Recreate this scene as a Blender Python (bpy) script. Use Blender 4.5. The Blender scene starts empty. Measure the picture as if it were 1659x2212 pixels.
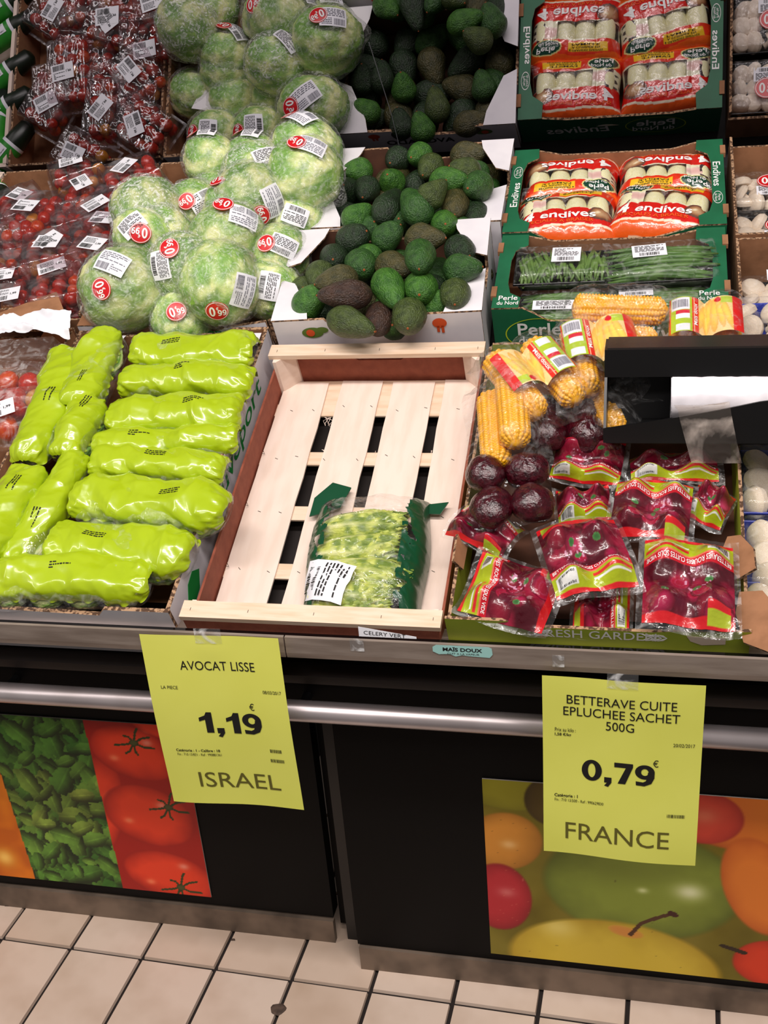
import bpy, bmesh, math, random
import numpy as np
from math import sin, cos, pi, radians, sqrt, atan2
from mathutils import Matrix, Vector

# ---------------------------------------------------------------- camera, light, exposure
scene = bpy.context.scene
COL = scene.collection
F, YAW, PITCH, ROLL = 2400.0, 0.2529, 0.4173, -0.0853
CAM = np.array([0.0, -1.3917, 1.5165])
def cam_axes():
    fwd = np.array([-sin(YAW)*cos(PITCH), cos(YAW)*cos(PITCH), -sin(PITCH)])
    r0 = np.array([cos(YAW), sin(YAW), 0.0]); u0 = np.cross(r0, fwd)
    return cos(ROLL)*r0+sin(ROLL)*u0, -sin(ROLL)*r0+cos(ROLL)*u0, fwd
CR, CU, CF = cam_axes()
cd = bpy.data.cameras.new('camera'); cam = bpy.data.objects.new('camera', cd); COL.objects.link(cam)
cd.sensor_fit = 'VERTICAL'; cd.sensor_height = 24; cd.lens = F/2212*24; cd.clip_start = .05
m = Matrix.Identity(4)
for i in range(3):
    m[i][0] = CR[i]; m[i][1] = CU[i]; m[i][2] = -CF[i]; m[i][3] = CAM[i]
cam.matrix_world = m
scene.camera = cam
world = bpy.data.worlds.new('world'); scene.world = world; world.use_nodes = True
bg = world.node_tree.nodes['Background']; bg.inputs[0].default_value = (1.0, .93, .88, 1); bg.inputs[1].default_value = .15
def area(name, loc, target, sx, sy, power, col=(1, .925, .885)):
    l = bpy.data.lights.new(name, 'AREA'); l.shape = 'RECTANGLE'; l.size = sx; l.size_y = sy; l.energy = power; l.color = col
    o = bpy.data.objects.new(name, l); COL.objects.link(o); o.location = loc
    o.rotation_euler = (Vector(target)-Vector(loc)).to_track_quat('-Z', 'Y').to_euler(); return o
area('ceiling_lamp', (-.3, -.95, 3.0), (-.3, .05, .8), 2.6, .22, 66)
area('ceiling_lamp', (.5, -2.3, 3.1), (0, 0, .6), 3.0, .25, 44)
area('ceiling_lamp', (-3.0, -1.6, 3.1), (-.6, .3, .8), .3, 2.4, 24)
scene.view_settings.view_transform = 'Standard'; scene.view_settings.look = 'None'
scene.view_settings.exposure = 0.0; scene.view_settings.gamma = 1.0; scene.view_settings.use_curve_mapping = False

# ---------------------------------------------------------------- frames
AL = .435
O = np.array([0, -.0716, .7362]); EV = np.array([0, cos(AL), sin(AL)]); EW = np.array([0, -sin(AL), cos(AL)])
SM = Matrix(((1, 0, 0, 0), (0, cos(AL), -sin(AL), O[1]), (0, sin(AL), cos(AL), O[2]), (0, 0, 0, 1)))  # sloping display -> world
MM, MC = 2.315, 1.63                                              # mirror: tilt and offset
MN = np.array([0, sin(MM), -cos(MM)])
def ray(x, y): return CAM.copy(), CF+CR*(x-829.5)/F-CU*(y-1106)/F
def on_slope(P, d, w):
    t = (w-(P-O)@EW)/(d@EW); P = P+t*d; return P[0], (P-O)@EV
def px(x, y, w=0.): return on_slope(*ray(x, y), w)
def pxm(x, y, w=0.):                                               # where a thing seen in the mirror really lies
    C, d = ray(x, y); t = (MC-C@MN)/(d@MN); P = C+t*d
    return on_slope(P, d-2*(d@MN)*MN, w)
def pxy(x, y, Y):
    C, d = ray(x, y); P = C+d*(Y-C[1])/d[1]; return P[0], P[2]
def W(u, v, w=0): return O+np.array([u, 0, 0])+EV*v+EW*w
def mpp(P): return ((P-CAM)@CF)/F                                  # metres per pixel at a point

# ---------------------------------------------------------------- object helpers
def L(c): return tuple(((x/255)/12.92 if x/255 <= .04045 else ((x/255+.055)/1.055)**2.4) for x in c[:3])+(1,)
def Ln(C): C = np.clip(C, 0, 255)/255.; return np.where(C <= .04045, C/12.92, ((C+.055)/1.055)**2.4)
def props(o, label=None, cat=None, group=None, kind=None):
    for k, v in (('label', label), ('category', cat), ('group', group), ('kind', kind)):
        if v: o[k] = v
    return o
def link(o, parent=None):
    COL.objects.link(o)
    if parent: o.parent = parent
    return o
def empty(name, M, label=None, cat=None, group=None):
    o = bpy.data.objects.new(name, None); COL.objects.link(o); o.matrix_world = M; o.empty_display_size = .01
    return props(o, label, cat, group)
def SL(u, v, w=0, rz=0, rx=0, ry=0):
    return SM @ Matrix.Translation((u, v, w)) @ Matrix.Rotation(rz, 4, 'Z') @ Matrix.Rotation(ry, 4, 'Y') @ Matrix.Rotation(rx, 4, 'X')
class MB:
    def __init__(s): s.v = []; s.f = []; s.m = []
    def add(s, V, Fc, mi=0):
        n = len(s.v); s.v += [tuple(map(float, p)) for p in V]; s.f += [tuple(int(i)+n for i in f) for f in Fc]; s.m += [mi]*len(Fc); return s
    def box(s, a, b, mi=0, M=None):
        V = [(x, y, z) for z in (a[2], b[2]) for y in (a[1], b[1]) for x in (a[0], b[0])]
        if M: V = [M @ Vector(p) for p in V]
        return s.add(V, [(0, 2, 3, 1), (4, 5, 7, 6), (0, 1, 5, 4), (2, 6, 7, 3), (0, 4, 6, 2), (1, 3, 7, 5)], mi)
    def prism(s, poly, fn0, fn1, mi=(0, 0, 0)):                     # two copies of an outline, joined
        n = len(poly); V = [fn0(*p) for p in poly]+[fn1(*p) for p in poly]; b = len(s.v); s.v += [tuple(map(float, p)) for p in V]
        s.f.append(tuple(b+i for i in range(n))); s.m.append(mi[0])
        s.f.append(tuple(b+n+i for i in reversed(range(n)))); s.m.append(mi[1])
        for i in range(n): j = (i+1) % n; s.f.append((b+j, b+i, b+n+i, b+n+j)); s.m.append(mi[2])
        return s
    def tube(s, pts, r, n=6, mi=0, cap=True):
        pts = [Vector(p) for p in pts]; b = len(s.v); rs = r if isinstance(r, (list, tuple)) else [r]*len(pts)
        for i, p in enumerate(pts):
            d = (pts[min(i+1, len(pts)-1)]-pts[max(i-1, 0)]).normalized(); a = d.orthogonal().normalized()
            if i and abs(a.dot(pa)) < .9: a = (pa-d*pa.dot(d)).normalized()
            pa = a; c = d.cross(a)
            for k in range(n): s.v.append(tuple(p+(a*cos(2*pi*k/n)+c*sin(2*pi*k/n))*rs[i]))
        for i in range(len(pts)-1):
            for k in range(n): s.f.append((b+i*n+k, b+i*n+(k+1) % n, b+(i+1)*n+(k+1) % n, b+(i+1)*n+k)); s.m.append(mi)
        if cap:
            s.f.append(tuple(b+k for k in reversed(range(n)))); s.f.append(tuple(b+(len(pts)-1)*n+k for k in range(n))); s.m += [mi, mi]
        return s
    def build(s, name, mats, parent=None, smooth=False, M=None):
        me = bpy.data.meshes.new(name); me.from_pydata(s.v, [], s.f)
        for q in (mats if isinstance(mats, (list, tuple)) else [mats]): me.materials.append(q)
        me.polygons.foreach_set('material_index', s.m)
        if smooth: me.polygons.foreach_set('use_smooth', [True]*len(s.f))
        bm = bmesh.new(); bm.from_mesh(me); bmesh.ops.recalc_face_normals(bm, faces=bm.faces); bm.to_mesh(me); bm.free()
        o = bpy.data.objects.new(name, me); link(o, parent)
        if M: o.matrix_world = M
        return o
def grid(name, fn, nu, nv, mats, parent=None, col=None, msk=None, smooth=True, M=None, wrap=False):
    """surface fn(S,T) -> (...,3); col(S,T) -> sRGB 0..255 per vertex; msk(S,T) -> material index per face"""
    S, T = np.meshgrid(np.linspace(0, 1, nu), np.linspace(0, 1, nv), indexing='ij')
    P = fn(S, T).reshape(-1, 3)
    I = np.arange(nu*nv).reshape(nu, nv)
    Q = np.stack([I[:-1, :-1], I[1:, :-1], I[1:, 1:], I[:-1, 1:]], -1).reshape(-1, 4)
    me = bpy.data.meshes.new(name); me.vertices.add(len(P)); me.vertices.foreach_set('co', P.astype(np.float32).ravel())
    me.loops.add(Q.size); me.loops.foreach_set('vertex_index', Q.ravel().astype(np.int32))
    me.polygons.add(len(Q)); me.polygons.foreach_set('loop_start', np.arange(0, Q.size, 4, dtype=np.int32))
    me.update(calc_edges=True)
    for q in (mats if isinstance(mats, (list, tuple)) else [mats]): me.materials.append(q)
    if smooth: me.polygons.foreach_set('use_smooth', np.ones(len(Q), dtype=bool))
    if msk is not None:
        sc = (S[:-1, :-1]+S[1:, 1:])/2; tc = (T[:-1, :-1]+T[1:, 1:])/2
        me.polygons.foreach_set('material_index', msk(sc, tc).astype(np.int32).ravel())
    if col is not None:
        C = Ln(col(S, T).reshape(-1, 3)); C = np.concatenate([C, np.ones((len(C), 1))], 1)
        a = me.color_attributes.new('Col', 'FLOAT_COLOR', 'POINT'); a.data.foreach_set('color', C.astype(np.float32).ravel())
    me.update()
    o = bpy.data.objects.new(name, me); link(o, parent)
    if M: o.matrix_world = M
    return o
# numpy value noise
def _h(i, j, k, s):
    n = (i.astype(np.int64)*374761393+j.astype(np.int64)*668265263+k.astype(np.int64)*1274126177+s*1442695041) & 0xffffffff
    n = ((n ^ (n >> 13))*1274126177) & 0xffffffff; n = n ^ (n >> 16)
    return (n & 0xffff)/32767.5-1
def vn(x, y, z=None, s=0):
    x = np.asarray(x, float); y = np.asarray(y, float); z = np.zeros_like(x) if z is None else np.asarray(z, float)
    i, j, k = np.floor(x), np.floor(y), np.floor(z); a, b, c = x-i, y-j, z-k
    a, b, c = a*a*(3-2*a), b*b*(3-2*b), c*c*(3-2*c); r = 0
    for p in (0, 1):
        for q in (0, 1):
            for t in (0, 1):
                r = r+_h(i+p, j+q, k+t, s)*(a if p else 1-a)*(b if q else 1-b)*(c if t else 1-c)
    return r
def fbm(x, y, z=None, s=0, o=3):
    r = 0; am = 1
    for q in range(o):
        r = r+am*vn(x*2**q, y*2**q, None if z is None else z*2**q, s+q*7); am *= .5
    return r
def facet(x, y, s=0):                                                # flat triangular facets with straight creases, -1..1
    x = np.asarray(x, float); y = np.asarray(y, float); wx = x+.55*vn(x*.7, y*.7, None, s+50); y = y+.55*vn(x*.7+9, y*.7, None, s+51)+.35*wx; x = wx
    i, j = np.floor(x), np.floor(y); a, b = x-i, y-j; z0 = np.zeros_like(x); h = lambda p, q: _h(i+p, j+q, z0, s)
    A, B, C_, D = h(0, 0), h(1, 0), h(0, 1), h(1, 1)
    return np.where(a+b < 1, A+(B-A)*a+(C_-A)*b, D+(C_-D)*(1-a)+(B-D)*(1-b))
def crease(x, y, z=None, s=0, o=2):                                  # sharp folds, 0..1
    r = 0; am = 1
    for q in range(o):
        f_ = (1-np.abs(vn(x*2**q, y*2**q, None if z is None else z*2**q, s+q*11)))**3
        if z is None: f_ = .35*f_+.65*(.5+.5*facet(x*1.7*2**q, y*1.7*2**q, s+q*5))
        r = r+am*f_; am *= .5
    return r
ST = np.stack
def mixc(a, b, f): return np.array(a, float)*(1-f[..., None])+np.array(b, float)*f[..., None]
def ell(C, S, T, cs, ct, rs, rt, c, c2=None, rot=0, soft=None):
    x = S-cs; y = T-ct; a = x*cos(rot)+y*sin(rot); b = -x*sin(rot)+y*cos(rot); d = np.sqrt((a/rs)**2+(b/rt)**2)
    k = d < 1
    v = mixc(c, c2 if c2 is not None else c, np.clip(d, 0, 1)**2)
    if soft: f = np.clip((1-d)/soft, 0, 1)[..., None]; return C*(1-f)+v*f
    C[k] = v[k]; return C
def rect(C, S, T, s0, s1, t0, t1, c): C[(S >= s0) & (S <= s1) & (T >= t0) & (T <= t1)] = c; return C

# ---------------------------------------------------------------- materials
def nd(nt, t, **k):
    n = nt.nodes.new(t)
    for a, b in k.items():
        if a in n.inputs: n.inputs[a].default_value = b
        else: setattr(n, a, b)
    return n
def mat(name, c, rough=.5, metal=0, spec=.5, coat=0, c2=None, vscale=20, vlo=.4, vhi=.65, bump=0, bscale=100, btype='noise', attr=False, detail=3, stretch=None, sss=0, emit=None):
    m = bpy.data.materials.new(name); m.use_nodes = True; nt = m.node_tree; b = nt.nodes['Principled BSDF']; K = nt.links.new
    b.inputs['Roughness'].default_value = rough; b.inputs['Metallic'].default_value = metal; b.inputs['Specular IOR Level'].default_value = spec
    b.inputs['Coat Weight'].default_value = coat; b.inputs['Coat Roughness'].default_value = .08
    if sss: b.inputs['Subsurface Weight'].default_value = sss; b.inputs['Subsurface Scale'].default_value = .01
    tc = nd(nt, 'ShaderNodeTexCoord'); vec = tc.outputs['Object']
    if stretch: mp = nd(nt, 'ShaderNodeMapping'); mp.inputs['Scale'].default_value = stretch; K(vec, mp.inputs[0]); vec = mp.outputs[0]
    if attr: a = nd(nt, 'ShaderNodeAttribute', attribute_name='Col'); K(a.outputs['Color'], b.inputs['Base Color'])
    elif c2 is not None:
        n = nd(nt, 'ShaderNodeTexNoise', Scale=vscale, Detail=detail); K(vec, n.inputs['Vector'])
        mr = nd(nt, 'ShaderNodeMapRange'); mr.inputs[1].default_value = vlo; mr.inputs[2].default_value = vhi; K(n.outputs[0], mr.inputs[0])
        x = nd(nt, 'ShaderNodeMix', data_type='RGBA'); x.inputs[6].default_value = L(c); x.inputs[7].default_value = L(c2)
        K(mr.outputs[0], x.inputs[0]); K(x.outputs[2], b.inputs['Base Color'])
    else: b.inputs['Base Color'].default_value = L(c)
    if bump:
        if btype == 'voronoi': n = nd(nt, 'ShaderNodeTexVoronoi', Scale=bscale)
        elif btype == 'wave': n = nd(nt, 'ShaderNodeTexWave', Scale=bscale)
        else: n = nd(nt, 'ShaderNodeTexNoise', Scale=bscale, Detail=4.0)
        K(vec, n.inputs['Vector']); bp = nd(nt, 'ShaderNodeBump', Strength=bump, Distance=.004); K(n.outputs[0], bp.inputs['Height']); K(bp.outputs[0], b.inputs['Normal'])
        if coat: K(bp.outputs[0], b.inputs['Coat Normal'])
    return m
def film(name, tint=(1, 1, 1), haze_glint=.1, hcol=(.9, .9, .9), rough=.1, gl=.04, bump=.6, bscale=45):
    m = bpy.data.materials.new(name); m.use_nodes = True; nt = m.node_tree; nt.nodes.remove(nt.nodes['Principled BSDF']); K = nt.links.new
    out = nt.nodes['Material Output']; tc = nd(nt, 'ShaderNodeTexCoord')
    n = nd(nt, 'ShaderNodeTexNoise', Scale=bscale, Detail=3.0, Distortion=1.2); K(tc.outputs['Object'], n.inputs['Vector'])
    bp = nd(nt, 'ShaderNodeBump', Strength=bump, Distance=.006); K(n.outputs[0], bp.inputs['Height'])
    tr = nd(nt, 'ShaderNodeBsdfTransparent'); tr.inputs[0].default_value = (*tint, 1)
    g = nd(nt, 'ShaderNodeBsdfGlossy'); g.inputs['Roughness'].default_value = rough; K(bp.outputs[0], g.inputs['Normal'])
    fr = nd(nt, 'ShaderNodeLayerWeight'); fr.inputs[0].default_value = .5; K(bp.outputs[0], fr.inputs['Normal'])
    pw = nd(nt, 'ShaderNodeMath', operation='POWER'); pw.inputs[1].default_value = 3.0; K(fr.outputs['Facing'], pw.inputs[0])
    ad = nd(nt, 'ShaderNodeMath', operation='MULTIPLY_ADD'); ad.inputs[1].default_value = .30; ad.inputs[2].default_value = gl; ad.use_clamp = True; K(pw.outputs[0], ad.inputs[0])
    m1 = nd(nt, 'ShaderNodeMixShader'); K(ad.outputs[0], m1.inputs[0]); K(tr.outputs[0], m1.inputs[1]); K(g.outputs[0], m1.inputs[2])
    df = nd(nt, 'ShaderNodeBsdfDiffuse'); df.inputs[0].default_value = (*hcol, 1)
    n2 = nd(nt, 'ShaderNodeTexNoise', Scale=bscale*.6, Detail=5.0, Distortion=2.0); K(tc.outputs['Object'], n2.inputs['Vector'])
    mr = nd(nt, 'ShaderNodeMapRange'); mr.inputs[1].default_value = .48; mr.inputs[2].default_value = .72; mr.inputs[3].default_value = haze_glint*.2; mr.inputs[4].default_value = min(1, haze_glint*2.8); K(n2.outputs[0], mr.inputs[0])  # diffuse white streaks: film haze, with streak highlights painted in as colour
    m2 = nd(nt, 'ShaderNodeMixShader'); K(mr.outputs[0], m2.inputs[0]); K(m1.outputs[0], m2.inputs[1]); K(df.outputs[0], m2.inputs[2]); K(m2.outputs[0], out.inputs[0])
    return m
M = dict(
 black=mat('black_panel', (7, 6, 6), .5, spec=.14), blackm=mat('black_metal', (14, 14, 15), .35, spec=.5), ledge=mat('black_glossy', (10, 9, 10), .12, spec=.7),
 steel=mat('brushed_steel', (178, 162, 150), .42, .55, c2=(150, 134, 122), vscale=8, stretch=(1, 8, 8), bump=.04, bscale=60),
 steel_d=mat('worn_steel', (128, 112, 98), .5, .4, c2=(92, 80, 70), vscale=12, bump=.05, bscale=60),
 bar=mat('satin_tube', (205, 196, 198), .34, .65, c2=(178, 168, 168), vscale=6),
 tile=mat('floor_tile', (206, 186, 170), .42, c2=(192, 170, 152), vscale=9, bump=.03, bscale=40), tile2=mat('floor_tile_worn', (198, 176, 158), .45, c2=(182, 158, 138), vscale=7), grout=mat('grout', (26, 17, 14), .9),
 gum=mat('chewing_gum', (84, 66, 55), .8, c2=(60, 46, 38), vscale=90),
 paper=mat('yellow_paper', (228, 230, 104), .75, c2=(223, 225, 96), vscale=6, bump=.05, bscale=14), ink=mat('ink', (14, 10, 8), .7), olive=mat('grey_ink', (96, 90, 26), .75),
 attr=mat('printed_sheet', (255, 255, 255), .38, attr=True, spec=.4), attrg=mat('glossy_print', (255, 255, 255), .3, attr=True, coat=.9, bump=.35, bscale=55),
 white=mat('white_card', (232, 228, 232), .65, c2=(222, 218, 224), vscale=14), brown=mat('brown_card', (160, 112, 78), .85, c2=(142, 98, 66), vscale=30, bump=.1, bscale=90),
 dbrown=mat('dark_brown_card', (98, 60, 42), .85, c2=(82, 50, 36), vscale=25), edge=mat('corrugated_edge', (176, 140, 108), .9, c2=(80, 55, 38), vscale=160, vlo=.45, vhi=.55),
 green=mat('green_card', (22, 102, 66), .55, c2=(18, 92, 58), vscale=16), dgreen=mat('dark_green_card', (16, 78, 48), .5), lime=mat('lime_card', (160, 176, 44), .6, c2=(150, 166, 36), vscale=14),
 wood=mat('poplar_wood', (236, 216, 202), .62, c2=(228, 206, 190), vscale=10, stretch=(6, 1, 6), detail=4, bump=.02, bscale=50), woodc=mat('poplar_wood_cross', (232, 206, 182), .62, c2=(222, 190, 160), vscale=14, stretch=(1, 9, 9), detail=6),
 hard=mat('brown_hardboard', (146, 76, 54), .75, c2=(134, 66, 46), vscale=60, bump=.12, bscale=120, btype='wave'), staple=mat('staple_steel', (70, 60, 55), .4, .8), hole=mat('shadow_gap', (8, 7, 7), .9),
 limef=mat('lime_film', (174, 198, 24), .28, spec=.55, coat=.8, c2=(162, 188, 18), vscale=8, vlo=.3, vhi=.7, bump=.12, bscale=30, sss=.0),
 clear=film('clear_film', haze_glint=.10, gl=.05, hcol=(1, 1, 1)), clear2=film('crisp_film', haze_glint=.05, gl=.05, rough=.06, bscale=60, hcol=(1, 1, 1)), wrapf=film('lettuce_wrap', haze_glint=.13, gl=.08, hcol=(1, 1, 1), rough=.12, bscale=10, bump=.9), clearh=film('hazy_film', haze_glint=.26, gl=.05, rough=.14, hcol=(1, 1, 1), bscale=11, bump=.9), bagf=film('grey_bag_film', tint=(.9, .86, .82), haze_glint=.22, hcol=(.72, .62, .55), gl=.01, rough=.3, bump=.1, bscale=12),
 leaf=mat('lettuce_leaf', (160, 190, 90), .5, attr=True, bump=.5, bscale=9, sss=0), red=mat('red_sticker', (208, 24, 32), .35), lab=mat('white_label', (238, 238, 244), .55), grey=mat('grey_print', (120, 120, 130), .7),
 txtw=mat('white_print', (245, 243, 240), .5), gtxt=mat('green_print', (30, 140, 62), .5), bean=mat('green_bean', (98, 130, 58), .45, c2=(70, 104, 40), vscale=40), bean2=mat('flat_bean', (88, 124, 58), .45, c2=(60, 96, 40), vscale=30),
 tray=mat('black_tray', (16, 16, 18), .25), corn=mat('corn_kernel', (242, 180, 26), .35, c2=(232, 156, 14), vscale=30, coat=.3), core=mat('corn_core', (196, 146, 66), .7, c2=(160, 104, 40), vscale=60),
 beet=mat('cooked_beet', (66, 5, 20), .24, coat=.5, c2=(36, 3, 10), vscale=4, bump=.5, bscale=6), lid=film('punnet_lid', tint=(.86, .80, .82), haze_glint=.05, hcol=(1, 1, 1), gl=.11, rough=.06, bump=.5, bscale=18), tight=film('vacuum_film', haze_glint=.012, gl=.03, rough=.04, bump=1.0, bscale=26), tomato=mat('tomato_skin', (186, 38, 14), .25, coat=.3, c2=(160, 24, 10), vscale=3), tomo=mat('orange_tomato_skin', (206, 78, 20), .25, coat=.3, c2=(190, 46, 14), vscale=3), tomy=mat('unripe_tomato_skin', (196, 150, 36), .25, coat=.3, c2=(206, 100, 26), vscale=20),
 mush=mat('mushroom_cap', (232, 218, 200), .6, c2=(214, 196, 172), vscale=24, bump=.08, bscale=30), blue=mat('blue_tray', (34, 52, 168), .35), endive=mat('endive_leaf', (240, 236, 206), .45, c2=(226, 222, 150), vscale=24, coat=.2),
 cuke=mat('cucumber_skin', (20, 34, 18), .35, c2=(14, 24, 14), vscale=30), gsleeve=mat('green_sleeve', (40, 140, 42), .4, c2=(60, 160, 48), vscale=20), bagw=mat('white_plastic_roll', (244, 240, 244), .3, c2=(226, 222, 228), vscale=18, coat=.4, bump=.2, bscale=25),
 tape=film('sticky_tape', haze_glint=.25, gl=.1, rough=.2), teal=mat('teal_label', (150, 196, 190), .5), torn=mat('torn_paper', (214, 196, 176), .8), stem=mat('avocado_stem', (150, 78, 34), .7), bootg=mat('dark_green_film', (12, 72, 44), .3, coat=.5, bump=.2, bscale=40),
 root=mat('lettuce_root', (214, 206, 150), .6), rosette=mat('orange_seal', (216, 84, 36), .6), oran=mat('orange_film', (236, 96, 28), .3, coat=.5), tree=mat('avocado_print', (92, 120, 46), .6), ofilm=mat('yellow_print', (240, 190, 30), .5), ovl=mat('yellow_green_print', (196, 214, 40), .5))
MIR = mat('mirror_glass', (168, 166, 170), .012, 1)
AV = [mat('avocado_skin_'+n, c, .40, coat=.15, spec=.5, c2=c2, vscale=5, bump=1.0, bscale=22, btype='noise', vlo=.35, vhi=.68) for n, c, c2 in
      (('bright', (72, 122, 40), (40, 86, 26)), ('green', (56, 98, 38), (32, 68, 26)), ('dark', (34, 58, 28), (24, 36, 22)), ('brownish', (84, 78, 42), (52, 54, 28)), ('brown', (70, 46, 34), (44, 30, 26)), ('olive', (76, 92, 40), (48, 62, 28)))]

# ---------------------------------------------------------------- text and labels
_tc = {}
def text_geo(s, bold=0., maxlen=None):
    k = (s, bold)
    if k in _tc: return _tc[k]
    cu = bpy.data.curves.new('t', 'FONT'); cu.body = s; cu.size = 1; cu.offset = bold; cu.resolution_u = 3
    o = bpy.data.objects.new('t', cu); me = o.to_mesh(); bm = bmesh.new(); bm.from_mesh(me); o.to_mesh_clear()
    bmesh.ops.triangulate(bm, faces=bm.faces)
    for _ in range(3):
        es = [e for e in bm.edges if e.calc_length() > .35]
        if not es: break
        bmesh.ops.subdivide_edges(bm, edges=es, cuts=1); bmesh.ops.triangulate(bm, faces=[f for f in bm.faces if len(f.verts) > 3])
    V = np.array([v.co[:] for v in bm.verts]); Fc = [[v.index for v in f.verts] for f in bm.faces]; bm.free()
    bpy.data.objects.remove(o); bpy.data.curves.remove(cu)
    lo = V.min(0); hi = V.max(0); V = (V-lo)/(hi-lo+1e-9); asp = (hi-lo)[0]/(hi-lo)[1]
    _tc[k] = (V[:, :2], Fc, asp); return _tc[k]
def add_text(mb, s, mp, cx, cy, w, h, bold=0., rot=0., off=.0008, shear=0, mi=0):
    V, Fc, asp = text_geo(s, bold)
    if h is None: h = w/asp
    if w is None: w = h*asp
    x = (V[:, 0]-.5)*w+(V[:, 1]-.5)*h*shear; y = (V[:, 1]-.5)*h
    X = cx+x*cos(rot)-y*sin(rot); Y = cy+x*sin(rot)+y*cos(rot); mb.add(mp(X, Y, off), Fc, mi)
def text(parent, s, mp, cx, cy, w, h, m, bold=0., rot=0., off=.0008, name='lettering', shear=0):
    b = MB(); add_text(b, s, mp, cx, cy, w, h, bold, rot, off, shear); return b.build(name, m, parent)
def heavy(mb, s, mp, cx, cy, w, h, off=.0006, mi=0):
    adv = {'0': .78, '1': .62, '7': .74, '9': .78, ',': .36}; tot = sum(adv[c] for c in s)-.06; kx = w/tot; x0 = cx-w/2; y0 = cy-h/2; t = np.arange(33)*2*pi/32
    for c in s:
        f = lambda P: mp(np.array([x0+p[0]*kx for p in P]), np.array([y0+p[1]*h for p in P]), off)
        def ring(u, v, a, b, a2, b2): P = [(u+a*cos(q), v+b*sin(q)) for q in t[:-1]]+[(u+a2*cos(q), v+b2*sin(q)) for q in t[:-1]]; mb.add(f(P), [(i, (i+1) % 32, 32+(i+1) % 32, 32+i) for i in range(32)], mi)
        if c == '0': ring(.36, .5, .36, .51, .135, .34)
        if c == '1': P = [(.27, 0), (.53, 0), (.53, 1), (.34, 1), (.27, .84), (.05, .73), (.05, .55), (.27, .64)]; mb.add(f(P), [(0, 1, 2, 3, 4, 7), (4, 5, 6, 7)], mi)
        if c == '7': P = [(.02, 1), (.02, .78), (.43, .78), (.68, 1), (.68, .84), (.42, 0), (.15, 0)]; mb.add(f(P), [(0, 1, 2, 3), (2, 6, 5, 4, 3)], mi)
        if c == ',': P = [(.03, .24), (.29, .24), (.29, 0), (.17, -.22), (.03, -.17), (.13, -.02), (.03, -.02)]; mb.add(f(P), [(0, 6, 5, 2, 1), (5, 4, 3, 2)], mi)
        if c == '9':
            ring(.36, .66, .345, .345, .13, .165); L_ = [(.47, .66), (.46, .42), (.40, .24), (.30, .17), (.05, .20)]; R_ = [(.705, .66), (.70, .40), (.60, .13), (.36, -.01), (.06, .01)]
            mb.add(f(L_+R_), [(i, i+1, 6+i, 5+i) for i in range(4)], mi)
        x0 += adv[c]*kx
def quad(mb, mp, x0, x1, y0, y1, off, mi=0, n=1):
    xs = np.linspace(x0, x1, n+1); X, Y = np.meshgrid(xs, np.linspace(y0, y1, n+1), indexing='ij'); P = mp(X.ravel(), Y.ravel(), off)
    I = np.arange((n+1)**2).reshape(n+1, n+1); mb.add(P, np.stack([I[:-1, :-1], I[1:, :-1], I[1:, 1:], I[:-1, 1:]], -1).reshape(-1, 4), mi)
def disc(mb, mp, cx, cy, rx, ry, off, mi=0, n=28, hole=0):
    t = np.arange(n)*2*pi/n
    if hole:
        X = np.concatenate([cx+rx*np.cos(t), cx+rx*hole*np.cos(t)]); Y = np.concatenate([cy+ry*np.sin(t), cy+ry*hole*np.sin(t)])
        mb.add(mp(X, Y, off), [(i, (i+1) % n, n+(i+1) % n, n+i) for i in range(n)], mi)
    else:
        X = [np.array([cx])]; Y = [np.array([cy])]
        for r in (.5, 1): X.append(cx+rx*r*np.cos(t)); Y.append(cy+ry*r*np.sin(t))
        mb.add(mp(np.concatenate(X), np.concatenate(Y), off), [(0, 1+i, 1+(i+1) % n) for i in range(n)]+[(1+i, 1+n+i, 1+n+(i+1) % n, 1+(i+1) % n) for i in range(n)], mi)
def barcode(mb, mp, x0, x1, y0, y1, off, seed=0, mi=0):
    r = random.Random(seed); x = x0; u = (x1-x0)/42
    while x < x1-u:
        w = u*r.choice((.8, .8, 1.4, 2.)); quad(mb, mp, x, min(x+w, x1), y0, y1, off, mi); x += w+u*r.choice((.8, 1.1, 1.6))
def lines(mb, mp, x0, x1, y0, y1, n, off, seed=0, mi=0):
    r = random.Random(seed)
    for i in range(n):
        y = y0+(y1-y0)*(i+.5)/n; x = x0; h = abs(y1-y0)/n*.22
        while x < x1:
            w = (x1-x0)*r.uniform(.06, .2); quad(mb, mp, x, min(x+w, x1), y-h, y+h, off, mi); x += w+(x1-x0)*.04
            if r.random() < .08: break
def label(parent, mp, w, h, style=0, seed=0, name='barcode_label', off=.001):
    b = MB(); quad(b, mp, -w/2, w/2, -h/2, h/2, off, 0, 5); o = b.build(name, M['lab'], parent, True)
    b = MB(); e = off+.0005
    if style == 0:
        barcode(b, mp, -w*.42, -w*.02, -h*.42, -h*.12, e, seed); lines(b, mp, -w*.42, w*.42, h*.42, -h*.02, 5, e, seed); lines(b, mp, w*.05, w*.42, -h*.08, -h*.42, 4, e, seed+5)
    elif style == 1:
        barcode(b, mp, -w*.42, w*.1, -h*.42, -h*.1, e, seed); lines(b, mp, -w*.4, w*.1, h*.4, h*.0, 5, e, seed); add_text(b, '1,99', mp, w*.28, 0, w*.22, None, .02, 0, e)
    else:
        barcode(b, mp, -w*.3, w*.3, -h*.42, -h*.18, e, seed); lines(b, mp, -w*.42, w*.42, h*.42, -h*.1, 7, e, seed)
    b.build('barcode', M['ink'] if style != 0 or seed % 2 else M['grey'], o); return o
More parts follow.
